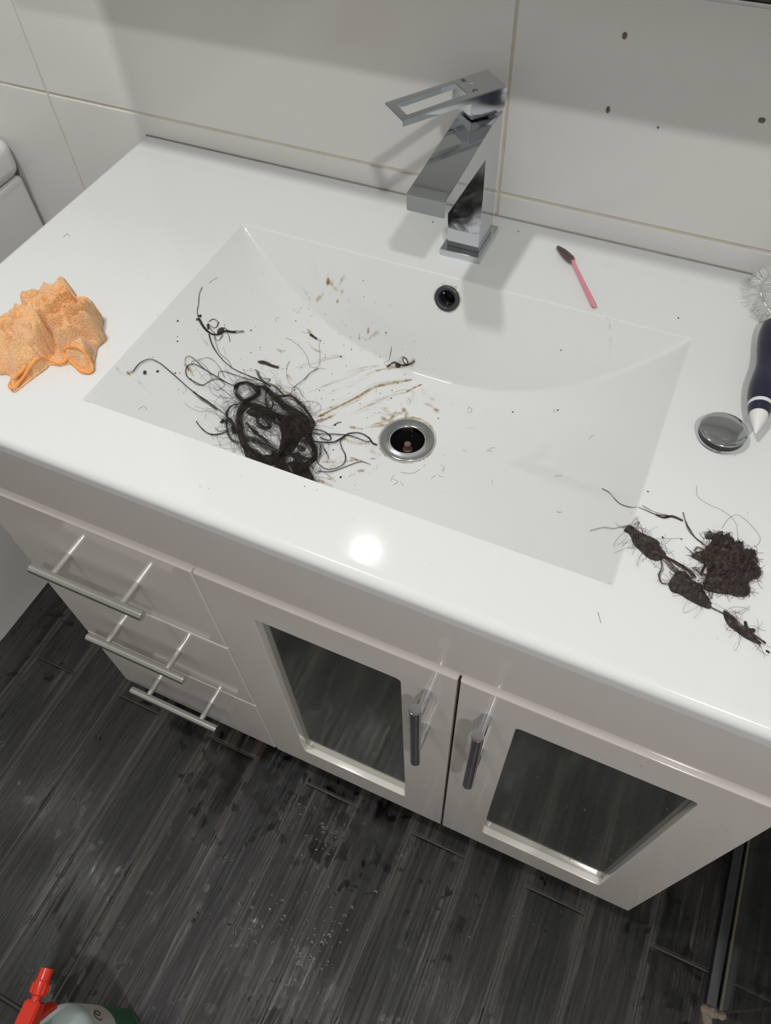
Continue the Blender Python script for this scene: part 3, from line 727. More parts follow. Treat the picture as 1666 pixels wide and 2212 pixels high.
def letter(ch, u, v, size):
    cu = bpy.data.curves.new('letter', 'FONT'); cu.body = ch; cu.size = size; cu.align_x = 'CENTER'; cu.align_y = 'CENTER'; cu.extrude = 0.00002
    o = bpy.data.objects.new('tmp', cu); COL.objects.link(o)
    bpy.context.view_layer.update()
    me = bpy.data.meshes.new_from_object(o.evaluated_get(bpy.context.evaluated_depsgraph_get())); bpy.data.objects.remove(o)
    me.materials.clear(); q_ = link('letter', me, 'ink', lever); p = lev(u, v, LZ + .00003)
    q_.location = p; q_.rotation_euler = (0, 0, ang + math.pi / 2 + math.pi / 2 - math.pi / 2)
letter('H', .029, -.0110, .0062); letter('C', .029, .0100, .0062)
bm = bmesh.new(); p = lev(.026, -.001, LZ + .0001); lathe(bm, [(.0012, 0), (.0012, .0002)], origin=p, seg=16); from_bm('index_dot', bm, 'white_plastic', lever, 40)

# ------------------------------------------------------------------ drain plug, brush, wand
plug = thing('drain_plug', 'round chrome pop-up drain plug with black rubber seal beside the brush tip', 'drain plug', (0.7452, -0.2295, T))
bm = bmesh.new(); lathe(bm, [(0.0, .0138), (.010, .0134), (.016, .0124), (.0190, .0110), (.0195, .0102), (.0190, .0094), (.0175, .0090), (0, .0090)], seg=56, cap=False); o = from_bm('cap', bm, 'chrome', plug, 60)
bm = bmesh.new(); lathe(bm, [(.0150, .0092), (.0186, .0088), (.0188, .0050), (.0150, .0046)], seg=48); from_bm('seal', bm, 'black', plug, 50)
bm = bmesh.new(); lathe(bm, [(.0140, .0046), (.0188, .0042), (.0194, .0026), (.0180, .0010), (.0120, .0002)], seg=48); from_bm('lower_disc', bm, 'chrome', plug, 50)

br = thing('drain_brush', 'navy handled scrubbing brush with white bristles and white pointed tip', 'brush', (0.7685, -0.2208, T))
tip = np.array(on_top(1627, 945, .006)); rin = np.array(on_top(1635, 868, .011)); sh = np.array(on_top(1672, 708, .012))
adir = (sh - tip); adir[2] = 0; adir /= np.linalg.norm(adir); base = np.array([tip[0], tip[1], T + .0118]) - np.array(br.location)
def brp(name, prof, mat): 
    bm = bmesh.new(); lathe(bm, prof, origin=base, axis=adir, seg=36, cap=False); return from_bm(name, bm, mat, br, 50)
brp('tip', [(0, -.001), (.0012, 0), (.0040, .008), (.0068, .0170), (.0076, .0215), (0, .0216)], 'white_plastic')
brp('grip_end', [(0, .0214), (.0079, .0214), (.0091, .0270), (.0095, .0300), (0, .0301)], 'navy')
brp('ring', [(0, .0300), (.0097, .0300), (.0099, .0318), (.0100, .0336), (0, .0337)], 'white_plastic')
grip = brp('grip', [(0, .0336), (.0100, .0336), (.0112, .042), (.0117, .050), (.0113, .060), (.0097, .074), (.0090, .083), (.0096, .094), (.0110, .108), (.0116, .120), (.0113, .130), (.0100, .138), (.0080, .1415), (0, .142)], 'navy')
brp('neck', [(.0080, .1412), (.0072, .146), (.0048, .152), (.0030, .158), (0, .1581)], 'white_plastic')
wire = base + adir * .155; st = Strands(); st2 = Strands()
side = np.cross(adir, [0, 0, 1.0])
wp = np.array([base + adir * .150, base + adir * .162 - side * .012 + [0, 0, .004], base + adir * .172 - side * .019 + [0, 0, .010], base + adir * .186 - side * .017 + [0, 0, .014], base + adir * .194 - side * .002 + [0, 0, .014], base + adir * .188 + side * .016 + [0, 0, .010], base + adir * .166 + side * .012 + [0, 0, .004], base + adir * .152])
wc = catmull(wp, 260)
st2.add(wc, .0011, 6)
for i in range(4, 256):
    t = wc[i + 1] - wc[i - 1]; t /= np.linalg.norm(t)
    for k in range(4):
        d = rng.normal(size=3); d -= t * (d @ t); d /= np.linalg.norm(d); l = random.uniform(.009, .0125)
        e = wc[i] + d * l
        if e[2] < .0006: e[2] = .0006 + random.uniform(0, .001)
        st.add(np.array([wc[i], (wc[i] + e) / 2, e]), .00022, 3)
st2.build('wire_loop', 'steel', br); o = st.build('bristles', simple('clear_white_bristle', (0.88, 0.88, 0.86), 0.35, var=.02), br); tag(o, kind='stuff')

wa0, wa1, wa2 = on_top(1204, 536, .0035), on_top(1237, 566, .0035), on_top(1285, 664, .0025)
wand = thing('mascara_wand', 'small pink disposable wand with a dark brown spiral bristle head', 'mascara wand', (wa1[0], wa1[1], T))
o0 = np.array(wand.location); a_ = wa1 - o0; c_ = wa2 - o0; b0 = wa0 - o0
a_[2] = .0046; c_[2] = .0031; b0[2] = .0050
bm = bmesh.new(); d = Vector(c_ - a_); l = d.length
lathe(bm, [(0, 0), (.0016, 0), (.0018, .002), (.0018, l * .25), (.0020, l * .45), (.0022, l * .7), (.0025, l * .95), (.0021, l * .985), (.0011, l), (0, l)], origin=a_, axis=d, seg=18, cap=False)
from_bm('stick', bm, 'pink', wand, 60)
st = Strands(); d = (b0 - a_); l = np.linalg.norm(d); d /= l; s1 = np.cross(d, [0, 0, 1.0]); s1 /= np.linalg.norm(s1); s2 = np.cross(d, s1)
spi = []
for i in range(15 * 34):
    f = i / (15 * 34); r = .0050 * (0.55 + .45 * math.sin(math.pi * min(1, .12 + f * .95)) ** .6) * (1 - .25 * f); an = f * 15 * 6.283
    dirv = s1 * math.cos(an) + s2 * math.sin(an); c0 = a_ + d * l * f
    e = c0 + dirv * r * random.uniform(.85, 1.05); st.add(np.array([c0, e]), .00019, 3)
st.add(np.array([a_, b0]), .0007, 6)
st.build('bristle_head', simple('brown_nylon_bristle', (0.27, 0.185, 0.16), 0.5, var=.3, scale=200), wand)

# ------------------------------------------------------------------ orange cloth
cC = crop(0, 560, 0.15606)
cl = thing('cleaning_cloth', 'crumpled orange terry cleaning cloth lying on the worktop corner by the basin', 'cloth', (0.09, -0.35, T))
CO = np.array(cl.location)
outl_px = [(-230, 900, .02), (-150, 780, .03), (0, 720, .035), (110, 650, .037), (190, 570, .036), (240, 500, .034), (330, 455, .034), (450, 405, .033), (520, 330, .031), (556, 262, .029), (625, 262, .029), (720, 300, .031), (800, 295, .030), (880, 255, .028), (950, 275, .028), (1010, 360, .031), (1100, 440, .033), (1220, 475, .031), (1300, 530, .029), (1310, 610, .026), (1320, 720, .022), (1365, 870, .016), (1440, 1030, .008), (1400, 1110, .006), (1330, 1170, .006), (1310, 1260, .006), (1290, 1400, .004), (1285, 1530, .003), (1220, 1570, .002), (1100, 1540, .002), (980, 1430, .003), (820, 1455, .003), (690, 1440, .003), (640, 1500, .002), (500, 1600, .002), (380, 1690, .002), (200, 1825, .002), (130, 1760, .003), (120, 1600, .006), (60, 1540, .006), (-100, 1560, .004), (-230, 1450, .004), (-300, 1150, .008)]
OUT = np.array([on_top(*cC([(a, b)])[0], h) for a, b, h in outl_px])
oc = catmull(np.vstack([OUT, OUT[:1]]), 320)
def dist_poly(Q, P):
    A = P[:-1]; B = P[1:]; best = np.full(len(Q), 1e9); sgn = np.zeros(len(Q)); par = np.zeros(len(Q))
    for i in range(len(A)):
        ab = B[i] - A[i]; aq = Q - A[i]; t = np.clip((aq @ ab) / (ab @ ab + 1e-12), 0, 1)
        dv = aq - t[:, None] * ab; d = np.hypot(dv[:, 0], dv[:, 1]); m = d < best
        cr = ab[0] * aq[:, 1] - ab[1] * aq[:, 0]
        best = np.where(m, d, best); sgn = np.where(m, np.sign(cr), sgn); par = np.where(m, (i + t) / len(A), par)
    return best, sgn, par
def inside(Q, P):
    c = np.zeros(len(Q), bool); j = len(P) - 1
    for i in range(len(P)):
        cond = ((P[i, 1] > Q[:, 1]) != (P[j, 1] > Q[:, 1])) & (Q[:, 0] < (P[j, 0] - P[i, 0]) * (Q[:, 1] - P[i, 1]) / (P[j, 1] - P[i, 1] + 1e-12) + P[i, 0])
        c ^= cond; j = i
    return c
step = 0.0009
gx = np.arange(oc[:, 0].min(), oc[:, 0].max(), step); gy = np.arange(oc[:, 1].min(), oc[:, 1].max(), step)
CX, CY = np.meshgrid(gx, gy); Q = np.stack([CX.ravel(), CY.ravel()], 1)
ins = inside(Q, oc[:, :2]); db, _, _ = dist_poly(Q, oc[:, :2])
EH = np.interp(np.linspace(0, len(OUT), 320), np.arange(len(OUT) + 1), [o_[2] for o_ in outl_px] + [outl_px[0][2]])
D2 = np.hypot(Q[:, 0][:, None] - oc[None, :, 0], Q[:, 1][:, None] - oc[None, :, 1]); W_ = 1 / (D2 + .004) ** 3
eh = (W_ * EH[None, :]).sum(1) / W_.sum(1); eh = np.where(db < .003, EH[D2.argmin(1)], eh)
hgt = eh * (1 - np.exp(-db / .0016)) + np.maximum(.040 - eh, .003) * (1 - np.exp(-db / .024))
base_h = hgt.copy(); gi = np.arange(len(Q)).reshape(CX.shape)
def cloth_h(x, y, H):
    i = int(round((x - gx[0]) / step)); j = int(round((y - gy[0]) / step))
    if not (0 <= i < len(gx) and 0 <= j < len(gy)): return 0.0
    k = gi[j, i]; return H[k] if ins[k] else 0.0
def on_cloth(px, py, H):
    d = ray_dir(px, py); t0 = (T + .075 - CC[2]) / d[2]; t1 = (T - CC[2]) / d[2]
    for t in np.linspace(t0, t1, 160):
        p = CC + t * d
        if p[2] - T <= cloth_h(p[0], p[1], H): return p
    return CC + t1 * d
def fold(pts, h, amp, wl, wr, lo=.0):
    global hgt
    P = np.array([on_cloth(*p, base_h)[:2] for p in cC(pts)]); P = catmull(P, 50)
    d, s, k = dist_poly(Q, P); env = np.clip(np.minimum(k, 1 - k) * 6, 0, 1) ** .6
    hgt = hgt + env * np.where(s > 0, amp * np.exp(-d / wl), lo * np.exp(-d / wr)) * np.clip(db / .004, 0, 1)
def groove(pts, h, amp, wd):
    global hgt
    P = np.array([on_cloth(*p, base_h)[:2] for p in cC(pts)]); P = catmull(P, 50)
    d, s, k = dist_poly(Q, P); env = np.clip(np.minimum(k, 1 - k) * 6, 0, 1) ** .6
    hgt = hgt + env * amp * np.exp(-(d / wd) ** 2) * np.clip(db / .003, 0, 1)
# the fold edges that can be read in the cloth; the positive side lies to the left of the stroke
fold([(580, 1240), (640, 1150), (600, 1080), (630, 980), (630, 930), (580, 830), (640, 770)], 0.032, 0.0135, 0.012, 0.007, -0.0195)
fold([(640, 790), (740, 700), (860, 620), (990, 570), (1030, 530)], 0.036, 0.009, 0.01, 0.006, -0.0105)
fold([(850, 690), (950, 650), (1020, 590), (1040, 520)], 0.034, 0.0075, 0.006, 0.005, -0.009)
fold([(900, 810), (1050, 770), (1200, 745), (1310, 690)], 0.03, 0.0105, 0.01, 0.006, -0.012)
fold([(640, 930), (720, 975), (810, 980)], 0.03, 0.006, 0.006, 0.005, -0.0105)
fold([(860, 860), (780, 870), (640, 880)], 0.03, -0.0045, 0.006, 0.006, 0.0045)
fold([(950, 810), (1100, 880), (1230, 965), (1310, 1040), (1330, 1150)], 0.022, 0.009, 0.007, 0.005, -0.009)
fold([(950, 930), (1100, 930), (1220, 1000), (1290, 1090), (1290, 1200)], 0.016, 0.009, 0.006, 0.005, -0.0075)
fold([(640, 1060), (760, 1110), (900, 1150), (1000, 1110), (1120, 1100)], 0.018, 0.0075, 0.007, 0.006, -0.015)
fold([(170, 990), (240, 1130), (200, 1230), (130, 1330)], 0.026, 0.0105, 0.008, 0.006, -0.0165)
fold([(130, 700), (300, 690), (420, 640), (560, 540), (620, 430)], 0.036, -0.0045, 0.008, 0.006, 0.006)
groove([(20, 920), (100, 940), (180, 1000)], 0.03, -0.0081, 0.004)
groove([(940, 1370), (990, 1330), (1050, 1330), (1100, 1400)], 0.008, -0.01215, 0.006)
groove([(560, 1090), (640, 1120), (720, 1170)], 0.016, -0.0162, 0.006)
groove([(220, 1780), (330, 1640), (440, 1480)], 0.006, -0.0081, 0.003)
groove([(130, 1570), (250, 1570), (340, 1540)], 0.008, -0.0054, 0.003)
groove([(560, 1350), (500, 1420), (430, 1540)], 0.006, 0.00675, 0.005)
groove([(880, 1280), (960, 1200), (1080, 1180), (1190, 1280), (1260, 1430)], 0.01, 0.01215, 0.006)
groove([(700, 1380), (820, 1420), (900, 1380)], 0.006, 0.0054, 0.005)
groove([(1150, 880), (1260, 880), (1340, 900)], 0.018, 0.0054, 0.006)
groove([(700, 340), (640, 300), (560, 250)], 0.026, 0.00675, 0.006)
groove([(880, 300), (920, 380), (940, 450)], 0.03, 0.00675, 0.008)
groove([(300, 560), (420, 520), (520, 440)], 0.034, 0.0054, 0.007)
for _ in range(16):
    a_, b_ = random.uniform(100, 1250), random.uniform(450, 1300); an = random.gauss(-.5, .7); l_ = random.uniform(90, 260)
    fold([(a_, b_), (a_ + l_ * .5 * math.cos(an), b_ + l_ * .5 * math.sin(an) + random.uniform(-25, 25)), (a_ + l_ * math.cos(an), b_ + l_ * math.sin(an))], .03, .0034, .005, .004, -.0030)
hgt += np.array([mnoise.noise(Vector((x * 60, y * 60, 3))) * .0035 + mnoise.noise(Vector((x * 150, y * 150, 9))) * .0013 for x, y in Q])
def blur(H, n):
    G_ = H.reshape(CX.shape).copy()
    for _ in range(n):
        p = np.pad(G_, 1, mode='edge'); G_ = (4 * G_ + p[:-2, 1:-1] + p[2:, 1:-1] + p[1:-1, :-2] + p[1:-1, 2:]) / 8
    return G_.ravel()
hgt = blur(np.where(ins, hgt, base_h), 2)
pile = np.array([mnoise.noise(Vector((x * 210 + 2.5 * mnoise.noise(Vector((x * 60, y * 60, 0))), y * 700 + 3.0 * mnoise.noise(Vector((x * 45, y * 45, 7))), 1))) for x, y in Q]) * 0.0013
hgt = np.where(db < .0015, hgt * .8, hgt) + pile * np.clip(db / .004, 0, 1)
hgt = np.maximum(hgt, 0.0009)
ids = -np.ones(len(Q), int); ids[ins] = np.arange(ins.sum())
VT = np.stack([Q[ins, 0], Q[ins, 1], T + hgt[ins]], 1) - CO
gi = np.arange(len(Q)).reshape(CX.shape)
qq = np.stack([gi[:-1, :-1], gi[:-1, 1:], gi[1:, 1:], gi[1:, :-1]], -1).reshape(-1, 4); ok = ins[qq].all(1); FT = ids[qq[ok]]
# close the sheet underneath
nv = len(VT); VB = VT.copy(); VB[:, 2] = 0.0003
ec = {}
for f in FT.tolist():
    for a, b in zip(f, f[1:] + f[:1]): ec[(a, b)] = 1
rim = [(a, b) for (a, b) in ec if (b, a) not in ec]
for a in {v for e in rim for v in e}:
    k = np.argmin((oc[:, 0] - CO[0] - VT[a, 0]) ** 2 + (oc[:, 1] - CO[1] - VT[a, 1]) ** 2)
    VT[a, :2] = oc[k, :2] - CO[:2]; VB[a, :2] = VT[a, :2]
FF = FT.tolist() + [[nv + i for i in reversed(f)] for f in FT.tolist()] + [[b, a, nv + a, nv + b] for a, b in rim]
from_arr('terry_sheet', np.vstack([VT, VB]), FF, 'cloth', cl, 180)
def hem(pts, lift, r=.0017):
    P = np.array([on_cloth(*p, hgt) for p in cC(pts)]); P = catmull(P, len(pts) * 14)
    for p in P: p[2] = max(p[2] + .0008, T + r)
    rr = r * (1 + .30 * np.abs(np.sin(np.arange(len(P)) * 1.05)))
    s = Strands(); s.add(P - CO, rr, 9); s.build('stitched_hem', 'hem', cl)
hem([(190, 1815), (260, 1720), (350, 1600), (430, 1480), (510, 1395), (600, 1370), (700, 1405), (800, 1440), (880, 1430), (920, 1380), (890, 1300), (930, 1235), (1030, 1210), (1130, 1250), (1210, 1340), (1260, 1450), (1280, 1530), (1230, 1570), (1130, 1550), (1050, 1480), (980, 1425)], [.003, .006, .009, .011, .011, .009, .007, .006, .007, .010, .014, .016, .016, .014, .011, .007, .004, .003, .003, .003, .003])
hem([(195, 1818), (150, 1760), (210, 1640), (300, 1560), (360, 1480)], [.003, .005, .008, .010, .011])

# ------------------------------------------------------------------ hair
def bundle(S_, P, nst, R, r=.00016, jit=.0012, whole=.75, taper=True, npt=None):
    """strands that run together along a guide"""
    P = np.asarray(P, float); Ln = np.linalg.norm(np.diff(P, axis=0), axis=1).sum(); n = npt or max(14, int(Ln / .0026))
    C = catmull(P, n); t = np.gradient(C, axis=0); t /= np.linalg.norm(t, axis=1, keepdims=True) + 1e-12
    a = np.cross(t, [0, 0, 1.0]); a /= np.linalg.norm(a, axis=1, keepdims=True) + 1e-9
    for _ in range(nst):
        f0, f1 = (0, 1) if random.random() < whole else sorted((random.random() * .6, .4 + random.random() * .6))
        i0, i1 = int(f0 * (n - 1)), max(int(f1 * (n - 1)), int(f0 * (n - 1)) + 5); i1 = min(i1, n - 1)
        if i1 - i0 < 4: continue
        k = np.arange(i0, i1 + 1)
        rad = R * math.sqrt(random.random()); ph = random.random() * 6.28; om = random.gauss(0, 4.0) / n
        w1, w2 = random.random() * 6.28, random.random() * 6.28; fr = random.uniform(.6, 1.6) * max(1.0, Ln / .07)
        wob = jit * np.sin(k / n * fr * 6.28 + w1); wob2 = jit * np.sin(k / n * fr * .7 * 6.28 + w2)
        off = a[k] * (rad * np.cos(ph + om * k) + wob)[:, None]
        Q_ = C[k] + off; Q_[:, 2] += np.abs(rad * np.sin(ph + om * k)) + np.abs(wob2) * .6
        lo = T + basin_z(Q_[:, 0], Q_[:, 1]) + r
        Q_[:, 2] = np.maximum(Q_[:, 2], lo)
        S_.add(Q_, r * random.uniform(.7, 1.3), 3)
def flyaway(S_, p, length, r=.00011, h=.004, curl=30, keep=None):
    n = 26; ds = length / n; an = random.uniform(0, 6.28); ka = random.uniform(-curl, curl); P = []
    x, y = p[0], p[1]; kk = random.uniform(-1, 1)
    for i in range(n):
        P.append((x, y, 0)); an += (ka + kk * curl * .5 * math.sin(i * .35)) * ds * 2.2
        x += math.cos(an) * ds; y += math.sin(an) * ds
    P = np.array(P); hh = h * np.abs(np.sin(np.linspace(random.random() * 3, random.random() * 6, n))) + r
    P = surf(P, 0)
    if keep is not None and not keep(P): return
    P[:, 2] += hh; S_.add(P, r, 3)

# main clump in the basin
cH = crop(460, 780, 0.2401); cL = crop(240, 580, 0.1921)
hcp = on_top(600, 930)
hc = thing('hair_clump', 'large black tangle of wet hair lying in the basin beside the drain', 'hair', (hcp[0], hcp[1], hcp[2]))
st = Strands()
G = [  # guide points, height above the surface, strands, radius
    ([(205, 262), (228, 222), (290, 202), (350, 218), (398, 262), (408, 300), (360, 338), (290, 368), (240, 342), (208, 295), (205, 262)], .006, 95, .0026),
    ([(400, 240), (480, 250), (560, 340), (640, 400), (740, 460), (820, 500), (865, 560), (885, 640)], .005, 110, .0034),
    ([(250, 470), (300, 412), (370, 402), (450, 430), (530, 480), (620, 510), (720, 520), (800, 540)], .006, 110, .0036),
    ([(330, 380), (260, 440), (235, 540), (255, 640), (275, 740), (320, 800), (400, 850), (480, 900), (540, 920)], .004, 130, .0042),
    ([(395, 420), (398, 520), (420, 580), (480, 612), (512, 590), (490, 550), (440, 500), (400, 460)], .006, 60, .0022),
    ([(620, 500), (640, 600), (655, 700), (640, 780), (618, 850), (630, 920), (680, 970), (760, 1000), (815, 1005), (832, 950)], .006, 150, .0046),
    ([(660, 520), (700, 600), (720, 680), (690, 760), (650, 820)], .008, 110, .005),
    ([(580, 325), (700, 320), (770, 372), (830, 432), (880, 512), (912, 590), (880, 600)], .005, 60, .0017),
    ([(820, 500), (850, 580), (865, 660), (890, 740), (920, 800), (918, 870), (880, 910), (830, 940), (770, 900), (760, 830)], .005, 110, .0034),
    ([(650, 690), (760, 690), (820, 730), (880, 730)], .010, 60, .0026),
    ([(640, 800), (720, 850), (780, 870), (850, 890), (900, 880)], .006, 60, .0022),
    ([(680, 960), (740, 930), (800, 960), (830, 1000)], .007, 90, .0042),
    ([(290, 380), (190, 400), (140, 440), (120, 520), (122, 600), (140, 660), (180, 715), (240, 735)], .003, 22, .0010),
    ([(270, 700), (380, 720), (450, 760), (520, 790), (572, 835), (560, 895), (500, 900), (420, 860), (340, 820)], .006, 120, .0042),
    ([(300, 560), (340, 600), (400, 660), (460, 700), (510, 760)], .005, 40, .0018),
    ([(430, 470), (500, 520), (560, 560), (620, 580)], .006, 50, .0024),
    ([(470, 200), (480, 300), (478, 380), (510, 445), (540, 400), (530, 340)], .006, 35, .0012),
    ([(150, 520), (180, 580), (200, 650), (170, 600)], .003, 45, .0024),
    ([(740, 740), (820, 800), (760, 800)], .007, 30, .002),
    ([(560, 300), (650, 420), (760, 480), (830, 560)], .007, 80, .0040),
    ([(690, 470), (780, 560), (840, 660), (860, 760)], .008, 90, .0040),
]
def in_basin(P, h):
    P = P.copy(); P[:, 1] = np.maximum(P[:, 1], -.383); P[:, 2] = T + basin_z(P[:, 0], P[:, 1]) + h; return P
mass = []
for pts, h, nst, R in G:
    g = in_basin(trace(cH(pts), h), h); mass.append(g)
    bundle(st, g, int(nst * .50), R * .85, random.choice((.00016, .00019, .00022)), .0008, .55)
    bundle(st, g, int(nst * .22), R * 1.5, .00014, .0032, .2)
    bundle(st, g, int(nst * .06), R * 2.6, .00012, .0060, .1)
for _ in range(260):
    g = random.choice(mass); p = g[random.randrange(len(g))] + rng.normal(size=3) * .004
    flyaway(st, p, random.uniform(.012, .05), .00012, .006, 45, lambda P: P[:, 1].min() > -.398 and P[:, 2].max() < T - .03)
o = tag(st.build('hair_mass', 'hair', hc), kind='stuff'); o.location = -Vector(hc.location)
st = Strands()
tails = [
    (cL([(245, 1160), (330, 1060), (440, 1020), (540, 1060), (640, 1140), (780, 1260), (930, 1390), (1100, 1505), (1270, 1630), (1400, 1760)]), .0015, 9, .0004),
    (cL([(930, 1390), (1020, 1470), (1100, 1520), (1200, 1590)]), .001, 6, .0012),
    (cL([(1100, 740), (1150, 880), (1250, 1020), (1380, 1130), (1530, 1200), (1666, 1255), (1800, 1330)]), .001, 9, .0005),
    (cL([(1160, 770), (1220, 950), (1320, 1040), (1360, 1130)]), .001, 2, .0004),
    (cL([(1040, 1320), (880, 1240), (840, 1160), (870, 1090), (950, 1080), (1060, 1140), (1210, 1230), (1310, 1290), (1410, 1330)]), .0015, 7, .0006),
    (cL([(890, 1230), (950, 1300), (1040, 1310), (1130, 1260), (1220, 1250), (1300, 1290)]), .001, 3, .0005),
    (cL([(835, 1080), (835, 1020), (870, 985), (940, 1020), (1040, 1120), (1150, 1200)]), .002, 3, .0004),
    (cL([(900, 1060), (960, 1030), (1020, 1060), (1080, 1120), (1140, 1250), (1200, 1320), (1380, 1460)]), .0015, 2, .0003),
    (cL([(980, 1030), (1090, 1005), (1170, 1050), (1230, 1130), (1280, 1230)]), .0015, 2, .0003),
    (cL([(1110, 1280), (1130, 1240), (1190, 1240), (1270, 1280), (1270, 1330), (1200, 1370), (1150, 1330)]), .001, 2, .0003),
    (cL([(1100, 1300), (1120, 1380), (1200, 1440), (1360, 1460)]), .001, 2, .0004),
    (cL([(1210, 1220), (1210, 1170), (1270, 1160), (1400, 1200), (1560, 1250), (1666, 1255)]), .001, 3, .0005),
    (cL([(960, 1720), (1010, 1790), (1080, 1850), (1180, 1870), (1290, 1840), (1320, 1800)]), .001, 8, .0008),
    (cL([(1170, 1790), (1220, 1830), (1310, 1820)]), .001, 4, .0006),
    (cH([(880, 720), (960, 730), (1080, 732), (1150, 700), (1220, 655), (1320, 650), (1400, 690), (1440, 740), (1480, 755)]), .002, 12, .0010),
    (cH([(900, 610), (1000, 635), (1060, 680), (1050, 715), (960, 690)]), .002, 8, .0008),
    (cH([(880, 640), (950, 660), (1100, 660), (1250, 680), (1380, 730), (1430, 720)]), .001, 7, .0014),
    (cH([(1200, 670), (1150, 720), (1160, 780), (1192, 850), (1180, 920), (1110, 965), (1020, 972), (950, 925), (930, 860)]), .002, 8, .0006),
    (cH([(940, 990), (1060, 995), (1150, 970), (1250, 930), (1340, 905), (1420, 930)]), .0008, 3, .0005),
    (cH([(960, 740), (975, 800), (950, 870), (920, 900)]), .002, 5, .0008),
    (cH([(980, 740), (1010, 800), (1040, 870), (1020, 920)]), .002, 3, .0008),
    (cH([(700, 300), (720, 250), (780, 195), (830, 160), (880, 105), (950, 65)]), .002, 4, .0006),
    (cH([(900, 90), (960, 65), (1020, 75)]), .001, 1, .0002),
    (cH([(690, 0), (662, 60), (665, 140), (700, 210), (760, 240), (795, 290), (812, 325)]), .0015, 2, .0003),
    (cH([(810, 385), (870, 360), (940, 370), (975, 410), (950, 455), (890, 475), (850, 455)]), .001, 1, .0002),
    (cH([(870, 530), (920, 540), (990, 515)]), .001, 3, .0006),
    (cH([(1080, 580), (1140, 548)]), .0006, 4, .0006),
    (cH([(920, 1050), (980, 1045), (1080, 1070)]), .0005, 1, .0003),
    (cH([(380, 80), (440, 150), (520, 160), (500, 190)]), .001, 4, .001),
    (cH([(400, 90), (420, 150), (480, 200), (560, 230), (640, 310), (700, 310)]), .002, 9, .0014),
    (cH([(890, 940), (920, 1000), (960, 1005), (970, 970), (940, 960)]), .001, 4, .0008),
    (cS([(50, 570), (110, 530), (115, 420), (180, 382), (270, 385), (330, 430), (320, 510), (260, 600), (245, 690), (270, 770), (310, 830)]), .0010, 1, .0002),
    (cS([(340, 430), (400, 490), (440, 560), (450, 620), (500, 645), (545, 610), (545, 500), (535, 420)]), .0008, 1, .0002),
    (cS([(1190, 450), (1180, 530), (1165, 580), (1120, 595)]), .0008, 2, .0003),
    (cS([(1290, 545), (1330, 570), (1340, 620), (1300, 600), (1290, 560)]), .001, 6, .0008),
    (cS([(1150, 640), (1210, 600), (1270, 620), (1330, 620), (1400, 590)]), .001, 14, .0012),
]
for pts, h, nst, R in tails:
    bundle(st, trace(pts, h), nst, R, .00015, .0002, 0.9)
o = tag(st.build('loose_hairs', 'hair', hc), kind='stuff'); o.location = -Vector(hc.location)
# a soft dark core inside the tangle keeps the mass closed where the photo shows no gaps
def lump(name, outline, hmax, mat, parent, org, step_=.0011, rough=.004, edge=.004, seed=0, under=.0002, h_out=.002):
    P = trace(outline, h_out); C = catmull(np.vstack([P, P[:1]]), 260)
    gx_ = np.arange(C[:, 0].min(), C[:, 0].max() + step_, step_); gy_ = np.arange(C[:, 1].min(), C[:, 1].max() + step_, step_)
    A, B = np.meshgrid(gx_, gy_); Q_ = np.stack([A.ravel(), B.ravel()], 1); i_ = inside(Q_, C[:, :2]) & ((basin_z(Q_[:, 0], Q_[:, 1]) < -.045) if name == 'matted_core' else True); d_, _, _ = dist_poly(Q_, C[:, :2])
    nz = np.array([mnoise.noise(Vector((x * 220, y * 220, seed))) + .6 * mnoise.noise(Vector((x * 520, y * 520, seed + 5))) + .9 * abs(mnoise.noise(Vector((x * 110, y * 110, seed + 9)))) for x, y in Q_])
    hh = np.maximum(hmax * (1 - np.exp(-d_ / edge)) + rough * nz * np.clip(d_ / .002, .2, 1), .0005)
    zb_ = T + basin_z(Q_[:, 0], Q_[:, 1])
    m_ = -np.ones(len(Q_), int); m_[i_] = np.arange(i_.sum())
    Vt = np.stack([Q_[i_, 0], Q_[i_, 1], zb_[i_] + hh[i_]], 1); Vb = np.stack([Q_[i_, 0], Q_[i_, 1], zb_[i_] + under], 1)
    g_ = np.arange(len(Q_)).reshape(A.shape); q_ = np.stack([g_[:-1, :-1], g_[:-1, 1:], g_[1:, 1:], g_[1:, :-1]], -1).reshape(-1, 4); Ft = m_[q_[i_[q_].all(1)]].tolist()
    nv_ = len(Vt); e_ = {}
    for f in Ft:
        for a, b in zip(f, f[1:] + f[:1]): e_[(a, b)] = 1
    rim_ = [(a, b) for (a, b) in e_ if (b, a) not in e_]
    FF_ = Ft + [[nv_ + k for k in reversed(f)] for f in Ft] + [[b, a, nv_ + a, nv_ + b] for a, b in rim_]
    for a in {v for e in rim_ for v in e}:
        k_ = np.argmin((C[:, 0] - Vt[a, 0]) ** 2 + (C[:, 1] - Vt[a, 1]) ** 2)
        if np.hypot(*(C[k_, :2] - Vt[a, :2])) < 2 * step_: Vt[a, :2] = C[k_, :2]; Vb[a, :2] = C[k_, :2]
    return from_arr(name, np.vstack([Vt, Vb]) - org, FF_, mat, parent, 180), np.stack([Q_[i_, 0], Q_[i_, 1], zb_[i_] + hh[i_]], 1)
HO = np.array(hc.location)
lump('matted_core', cH([(640, 690), (700, 665), (775, 680), (780, 710), (740, 780), (690, 830), (640, 860), (620, 920), (605, 860), (620, 800), (640, 750)]), .0075, 'sludge', hc, HO, rough=.0018, seed=2)
lump('matted_core', cH([(640, 940), (700, 900), (800, 940), (830, 1000), (800, 1040), (720, 1000)]), .006, 'sludge', hc, HO, rough=.0018, seed=3)
